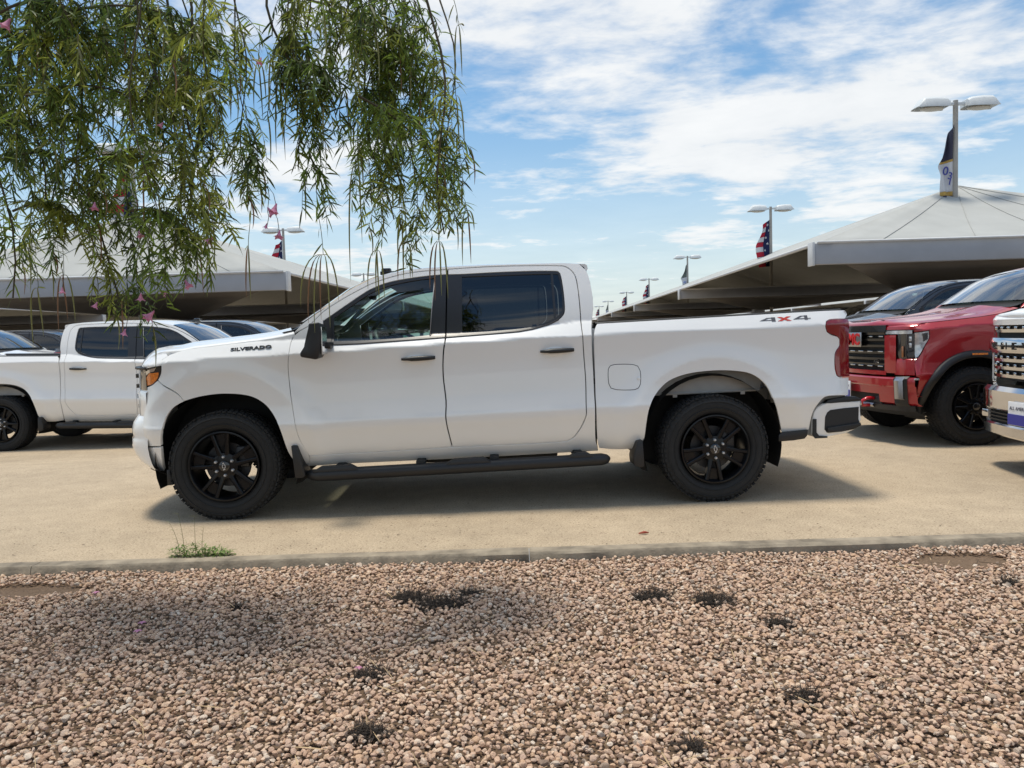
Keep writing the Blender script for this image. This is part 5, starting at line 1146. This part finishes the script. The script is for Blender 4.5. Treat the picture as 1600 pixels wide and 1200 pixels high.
c = on_z(1007, 833, 0.008); bm = bmesh.new(); bm_tube(bm, [(c.x - 0.04, c.y - 0.01, 0.010), (c.x, c.y, 0.014), (c.x + 0.03, c.y + 0.008, 0.010)], [0.004, 0.009, 0.003], 6); tag(from_bm('seed_pod', bm, mat('dry red pod', (0.32, 0.06, 0.03), 0.7), None, True), 'small dry red pod lying on the tan asphalt', 'seed pod')

# ================================================================== DESERT WILLOW hanging over the view
LEAFM = [mat('willow leaf a', (0.17, 0.24, 0.042), 0.4, island=0.7, trans=0.55), mat('willow leaf b', (0.26, 0.295, 0.055), 0.4, island=0.7, trans=0.55), mat('willow leaf c', (0.11, 0.165, 0.036), 0.45, island=0.7, trans=0.5)]
PODM = mat('green pod', (0.27, 0.27, 0.085), 0.6, island=0.35, trans=0.15); PODB = mat('brown pod', (0.26, 0.14, 0.07), 0.7, island=0.3); BARK = mat('willow bark', (0.055, 0.040, 0.030), 0.95, var=0.3, vscale=12, bump=0.6, bscale=30); STEM = mat('willow stem', (0.075, 0.06, 0.03), 0.8); PINK = mat('pink blossom', (0.72, 0.30, 0.46), 0.6, trans=0.3, var=0.2, vscale=60)
TREE = empty('willow_tree', (-3.55, 3.35, -0.07)); tO = Vector(TREE.location)
rnd = random.Random(21)
def wp(p): return Vector(p) - tO
def limb(name, P, r0, r1, n=10):
    bm = bmesh.new(); m = len(P); bm_tube(bm, [wp(p) for p in P], [r0 + (r1 - r0) * i / (m - 1) for i in range(m)], n); return from_bm(name, bm, BARK, TREE, True)
def curve(a, b, c, d, n=9):
    a, b, c, d = map(Vector, (a, b, c, d)); return [a * (1 - t) ** 3 + b * 3 * t * (1 - t) ** 2 + c * 3 * t * t * (1 - t) + d * t ** 3 for t in [i / n for i in range(n + 1)]]
limb('trunk', curve((-3.55, 3.35, -0.12), (-3.6, 3.3, 0.7), (-3.35, 3.4, 1.4), (-3.3, 3.45, 2.1)), 0.14, 0.095)
limb('limb', curve((-3.3, 3.45, 2.05), (-3.1, 3.5, 2.8), (-2.4, 3.6, 3.55), (-0.9, 3.7, 3.75)), 0.085, 0.03)
limb('limb', curve((-3.32, 3.43, 1.9), (-3.2, 3.2, 2.8), (-2.8, 3.1, 3.5), (-1.6, 3.1, 3.85)), 0.075, 0.03)
limb('limb', curve((-3.3, 3.45, 2.0), (-3.3, 3.8, 2.9), (-2.8, 4.1, 3.4), (-1.3, 4.2, 3.7)), 0.07, 0.028)
limb('limb', curve((-3.33, 3.4, 1.8), (-3.6, 3.2, 2.7), (-4.1, 3.1, 3.3), (-4.9, 3.0, 3.5)), 0.07, 0.025)
SPRAYS = [(15, 465, 120, 50), (50, 430, 60, 55), (95, 415, 40, 55), (140, 385, 40, 55), (185, 490, 200, 34), (215, 505, 240, 36), (248, 460, 210, 34), (285, 395, 60, 50), (320, 370, 60, 45), (362, 365, 40, 46), (388, 325, 30, 36), (410, 290, 190, 16),
          (60, 310, 0, 60), (120, 290, 0, 60), (180, 310, 0, 60), (240, 290, 0, 60), (305, 270, 0, 60), (20, 260, 0, 60), (90, 210, 0, 60), (150, 190, 0, 60), (220, 200, 0, 60), (285, 180, 0, 60), (350, 210, 0, 60), (20, 330, 120, 40), (0, 190, 0, 55), (70, 120, 0, 60), (190, 110, 0, 60), (330, 120, 0, 60), (260, 90, 0, 60),
          (470, 110, 0, 30), (486, 325, 80, 34), (503, 270, 20, 38), (474, 240, 90, 26), (520, 190, 0, 45), (548, 120, 0, 45), (580, 260, 20, 36), (606, 345, 140, 38), (628, 370, 110, 46), (652, 390, 60, 46), (682, 330, 40, 40), (702, 365, 170, 40), (716, 325, 210, 26), (640, 250, 0, 55), (600, 160, 0, 50), (560, 80, 0, 50), (690, 190, 0, 36), (510, 70, 0, 50), (660, 120, 0, 45), (620, 300, 120, 45), (490, 180, 0, 40), (640, 70, 0, 50)]
def leafy(bm, P, dens, lmin, lmax, spread, start=0.0):
    L_ = 0
    for i in range(len(P) - 1):
        seg = P[i + 1] - P[i]; n = max(1, int(seg.length / dens))
        if i / len(P) < start: continue
        for q in range(n):
            p = P[i] + seg * ((q + rnd.random()) / n); a = rnd.uniform(0, 6.283); s_ = rnd.uniform(0.35, 1.0) * spread
            d = Vector((math.cos(a) * s_, math.sin(a) * s_, -0.55 + rnd.uniform(-.45, .65))); blade(bm, p, d, rnd.uniform(lmin, lmax), rnd.uniform(0.006, 0.0115), rnd.uniform(0.1, 0.9), 3, rnd.uniform(-1.4, 1.4))
podpts = []
for k, (px, rb_, rt, wpx) in enumerate(SPRAYS):
    Y = rnd.uniform(3.35, 4.25) if px < 430 else rnd.uniform(3.6, 4.2)
    b = on_y(px, rb_, Y); t_ = on_y(px + rnd.uniform(-12, 12), rt, Y); wm = wpx / F_PX * Y; ztop = 3.35 + rnd.random() * 0.3
    top = Vector((b.x - rnd.uniform(-0.1, 0.25), Y + rnd.uniform(-0.15, 0.15), max(ztop, t_.z + 0.2)))
    P = [top.lerp(b, i / 12) + Vector((0.04 * math.sin(i * 0.8 + k), 0.04 * math.sin(i * 0.7 + 2 * k), 0)) for i in range(13)]
    bs = bmesh.new(); bm_tube(bs, [wp(p) for p in P], [(0.0085 if k % 4 == 0 else 0.006) - 0.0048 * i / 12 for i in range(13)], 5)
    bl = bmesh.new(); H = t_.z - b.z; nt_ = max(8, int(H * 19 * (0.6 + wm * 3)))
    ncl = max(2, int(H / 0.17)); cl_ = [(c_ + rnd.uniform(0.2, 0.8)) / ncl for c_ in range(ncl)]
    for q in range(nt_):
        u = min(1, max(0, rnd.choice(cl_) + rnd.gauss(0, 0.022 / max(0.2, H)))); z = b.z + 0.14 + (H - 0.05) * u; i = min(11, max(0, int(12 * (top.z - z) / (top.z - b.z)))); p0 = P[i]
        p0 = Vector((p0.x, p0.y, z)); a = rnd.uniform(0, 6.283); ln = rnd.uniform(0.10, 0.30); sp_ = wm * rnd.uniform(0.3, 1.15)
        tw = curve(p0, p0 + Vector((math.cos(a) * sp_ * 0.6, math.sin(a) * sp_ * 0.6, 0.03)), p0 + Vector((math.cos(a) * sp_, math.sin(a) * sp_, -ln * 0.5)), p0 + Vector((math.cos(a) * sp_ * 1.05, math.sin(a) * sp_ * 1.05, -ln)), 6)
        bm_tube(bs, [wp(p) for p in tw], 0.0014, 3, cap=False); leafy(bl, [wp(p) for p in tw], 0.0105, 0.045, 0.105, 1.15)
        if rnd.random() < 0.26: podpts.append((tw[-1], rnd.random()))
    leafy(bl, [wp(p) for p in P], 0.02, 0.05, 0.11, 0.9, start=max(0.0, (top.z - t_.z) / (top.z - b.z)))
    o = from_bm('hanging_branch', bs, STEM, TREE); lf = from_bm('foliage', bl, LEAFM[k % 3], o); lf['kind'] = 'stuff'
# arching side branches that break up the curtains
for k, (a_, m_, b_) in enumerate((((0, 60), (150, 30), (260, 170)), ((40, 150), (190, 110), (300, 260)), ((100, 20), (260, -10), (360, 120)), ((480, 0), (610, 20), (700, 150)), ((560, 60), (660, 90), (708, 300)), ((0, 250), (110, 220), (190, 350)), ((150, 250), (270, 230), (330, 350)), ((560, 150), (640, 180), (712, 340)), ((0, 20), (90, -20), (170, 90)), ((20, 330), (110, 300), (160, 420)), ((200, 330), (280, 320), (310, 400)), ((450, 100), (500, 90), (530, 210)))):
    Y = rnd.uniform(3.4, 4.0); P = curve(on_y(*a_, Y), on_y(a_[0] + (m_[0] - a_[0]) * .7, m_[1], Y), on_y(m_[0] + (b_[0] - m_[0]) * .5, m_[1] + (b_[1] - m_[1]) * .2, Y + .1), on_y(*b_, Y + .1), 12)
    bs = bmesh.new(); bl = bmesh.new(); bm_tube(bs, [wp(p) for p in P], [0.007 - 0.0055 * i / 12 for i in range(13)], 5)
    for q in range(22):
        i = rnd.randint(1, 12); p0 = P[i] + Vector((rnd.gauss(0, .015), rnd.gauss(0, .03), 0)); a = rnd.uniform(0, 6.283); sp_ = rnd.uniform(0.04, 0.16); ln = rnd.uniform(-0.02, 0.22)
        tw = curve(p0, p0 + Vector((math.cos(a) * sp_ * .5, math.sin(a) * sp_ * .5, 0.04)), p0 + Vector((math.cos(a) * sp_, math.sin(a) * sp_, -ln * .4)), p0 + Vector((math.cos(a) * sp_ * 1.1, math.sin(a) * sp_ * 1.1, -ln)), 5)
        bm_tube(bs, [wp(p) for p in tw], 0.0014, 3, cap=False); leafy(bl, [wp(p) for p in tw], 0.0085, 0.05, 0.11, 1.3)
    o = from_bm('arching_branch', bs, STEM, TREE); lf = from_bm('foliage', bl, LEAFM[(k * 2 + 1) % 3], o); lf['kind'] = 'stuff'
# crown above and outside the frame
for k in range(16):
    x, yy = rnd.uniform(-5.0, -2.6), rnd.uniform(2.7, 4.6); z = 3.35 + rnd.random() * 0.9 - 0.05 * (x + 3) ** 2
    bl = bmesh.new(); bs = bmesh.new(); c = Vector((x, yy, z)); bm_tube(bs, [wp(c + Vector((-0.2, 0, 0.1))), wp(c), wp(c + Vector((0.1, 0.05, -0.4)))], 0.004, 4)
    for q in range(16):
        a = rnd.uniform(0, 6.283); p0 = c + Vector((rnd.gauss(0, .2), rnd.gauss(0, .2), rnd.gauss(0, .15))); tw = [p0, p0 + Vector((math.cos(a) * .1, math.sin(a) * .1, -.08)), p0 + Vector((math.cos(a) * .14, math.sin(a) * .14, -.26))]; leafy(bl, [wp(p) for p in tw], 0.013, 0.06, 0.12, 0.8)
    o = from_bm('crown_branch', bs, STEM, TREE); lf = from_bm('foliage', bl, LEAFM[k % 3], o); lf['kind'] = 'stuff'
# long seed pods
def pod(p, ln, m, sx=0.0):
    bm = bmesh.new(); P = [p + Vector((sx * ln * t * (1.4 - t) , 0.02 * math.sin(3 * t), -ln * t ** 1.15)) for t in [i / 8 for i in range(9)]]; bm_tube(bm, [wp(q) for q in P], [0.0012, 0.0026, 0.0036, 0.004, 0.004, 0.0036, 0.003, 0.002, 0.0006], 5, cap=False); from_bm('seed_pod', bm, m, TREE, True)
rnd.shuffle(podpts)
for p, u in podpts[:260]: pod(p + Vector((0, 0, 0.05)), rnd.uniform(0.12, 0.26), PODB if u < 0.3 else PODM, rnd.uniform(-0.25, 0.25))
for (ox, oy, sx_, sy_, ends) in ((505, 398, 492, 320, ((470, 480), (482, 505), (492, 520), (502, 500), (516, 512), (529, 470))), (590, 392, 602, 335, ((575, 452), (588, 460), (593, 480), (601, 470))), (634, 378, 630, 330, ((622, 440), (631, 438), (645, 436))), (686, 378, 690, 320, ((672, 455), (680, 470), (690, 462), (700, 466))), (729, 330, 712, 300, ((723, 415), (736, 412), (741, 360))), (716, 40, 700, -20, ((712, 150), (722, 120), (725, 40))), (712, 150, 700, 100, ((718, 240), (726, 235))), (388, 385, 392, 310, ((385, 465), (392, 470))), (404, 100, 405, 40, ((397, 172), (411, 190), (416, 160))), (440, 125, 450, 60, ((432, 240), (446, 250))), (560, 250, 552, 120, ((548, 440), (566, 380))), (100, 430, 95, 380, ((92, 520), (106, 500), (118, 505))), (60, 450, 50, 400, ((52, 540), (68, 525))), (300, 380, 290, 330, ((292, 450), (310, 440), (318, 460)))):
    Y = rnd.uniform(3.75, 4.05); o_ = on_y(ox, oy, Y); s0 = on_y(sx_, sy_, Y); bm = bmesh.new()
    bm_tube(bm, [wp(p) for p in curve(s0, s0.lerp(o_, .4) + Vector((.015, 0, .02)), o_ + Vector((0, 0, .06)), o_, 6)], 0.0016, 4, cap=False)
    leafy(bm, [wp(p) for p in curve(s0, s0.lerp(o_, .4), o_ + Vector((0, 0, .06)), o_, 4)], 0.05, 0.05, 0.10, 1.0)
    from_bm('pod_stalk', bm, LEAFM[1], TREE)
    for (ex, ey) in ends:
        e_ = on_y(ex, ey, Y + rnd.uniform(-.06, .06)); P = curve(o_, o_ + Vector(((e_.x - o_.x) * 0.7, 0, 0.02)), Vector((e_.x, e_.y, e_.z + (o_.z - e_.z) * 0.55)), e_, 9); bm = bmesh.new()
        bm_tube(bm, [wp(p) for p in P], [0.0012, 0.0016, 0.0022, 0.0032, 0.004, 0.0042, 0.004, 0.0034, 0.0022, 0.0006], 5, cap=False); from_bm('seed_pod', bm, PODM if rnd.random() > .25 else PODB, TREE, True)
for (sx_, sy_, ex, ey) in ((418, 290, 432, 324), (418, 290, 418, 330), (425, 325, 437, 366), (418, 330, 417, 355), (240, 440, 241, 492), (333, 340, 333, 376), (285, 400, 289, 444), (255, 420, 263, 460), (200, 470, 196, 520), (150, 420, 152, 478), (97, 420, 97, 455)):
    a_, b_ = on_y(sx_, sy_, 3.55), on_y(ex, ey, 3.5); bm = bmesh.new(); bm_tube(bm, [wp(a_), wp(a_.lerp(b_, .5) + Vector((.008, 0, .01))), wp(b_)], 0.0016, 4, cap=False); from_bm('blossom_stalk', bm, STEM, TREE)
# trumpet blossoms
for (px, py, s_) in ((16, 35, 1.3), (241, 492, 1.2), (152, 478, 0.8), (220, 464, 0.9), (289, 444, 1.0), (263, 460, 0.8), (196, 520, 0.8), (333, 376, 1.0), (217, 367, 0.8), (432, 324, 1.2), (418, 330, 1.1), (437, 366, 1.0), (417, 355, 0.6), (408, 96, 0.8), (255, 197, 0.7), (148, 322, 0.9), (97, 455, 0.7), (235, 496, 0.9)):
    Y = 3.5; c = wp(on_y(px, py - 6, Y)); bm = bmesh.new(); ax = Vector((rnd.gauss(0, .6), rnd.gauss(-.2, .4), -1)).normalized(); a = ax.cross(Vector((0, 1, 0.2))).normalized(); b = ax.cross(a); rows = []
    for (t, r) in ((0, .003), (.010, .005), (.022, .009), (.030, .013)): rows.append([c + ax * (t * s_) + (a * math.cos(q) + b * math.sin(q)) * (r * s_) for q in [6.2832 * i / 15 for i in range(16)]])
    rows.append([c + ax * ((.036 + .004 * math.cos(5 * q)) * s_) + (a * math.cos(q) + b * math.sin(q)) * ((.021 + .006 * math.cos(5 * q)) * s_) for q in [6.2832 * i / 15 for i in range(16)]])
    V = [[bm.verts.new(p) for p in r] for r in rows]
    for i in range(4):
        for j in range(15): bm.faces.new((V[i][j], V[i][j + 1], V[i + 1][j + 1], V[i + 1][j]))
    from_bm('blossom', bm, PINK, TREE, True)
tag(TREE, 'desert willow with drooping narrow leaves, seed pods and pink blossoms', 'tree')
# fallen petals
for (px, py) in ((150, 925), (222, 972), (560, 1043), (215, 985)):
    c = on_z(px, py, -0.028); bm = bmesh.new()
    for i in range(5): blade(bm, Vector((c.x, c.y, c.z)), Vector((math.cos(i * 1.25), math.sin(i * 1.25), 0.3)), 0.022, 0.014, 0.6, 3)
    tag(from_bm('fallen_blossom', bm, PINK), 'fallen pink blossom lying on the gravel chips', 'blossom', 'fallen blossoms on the gravel')
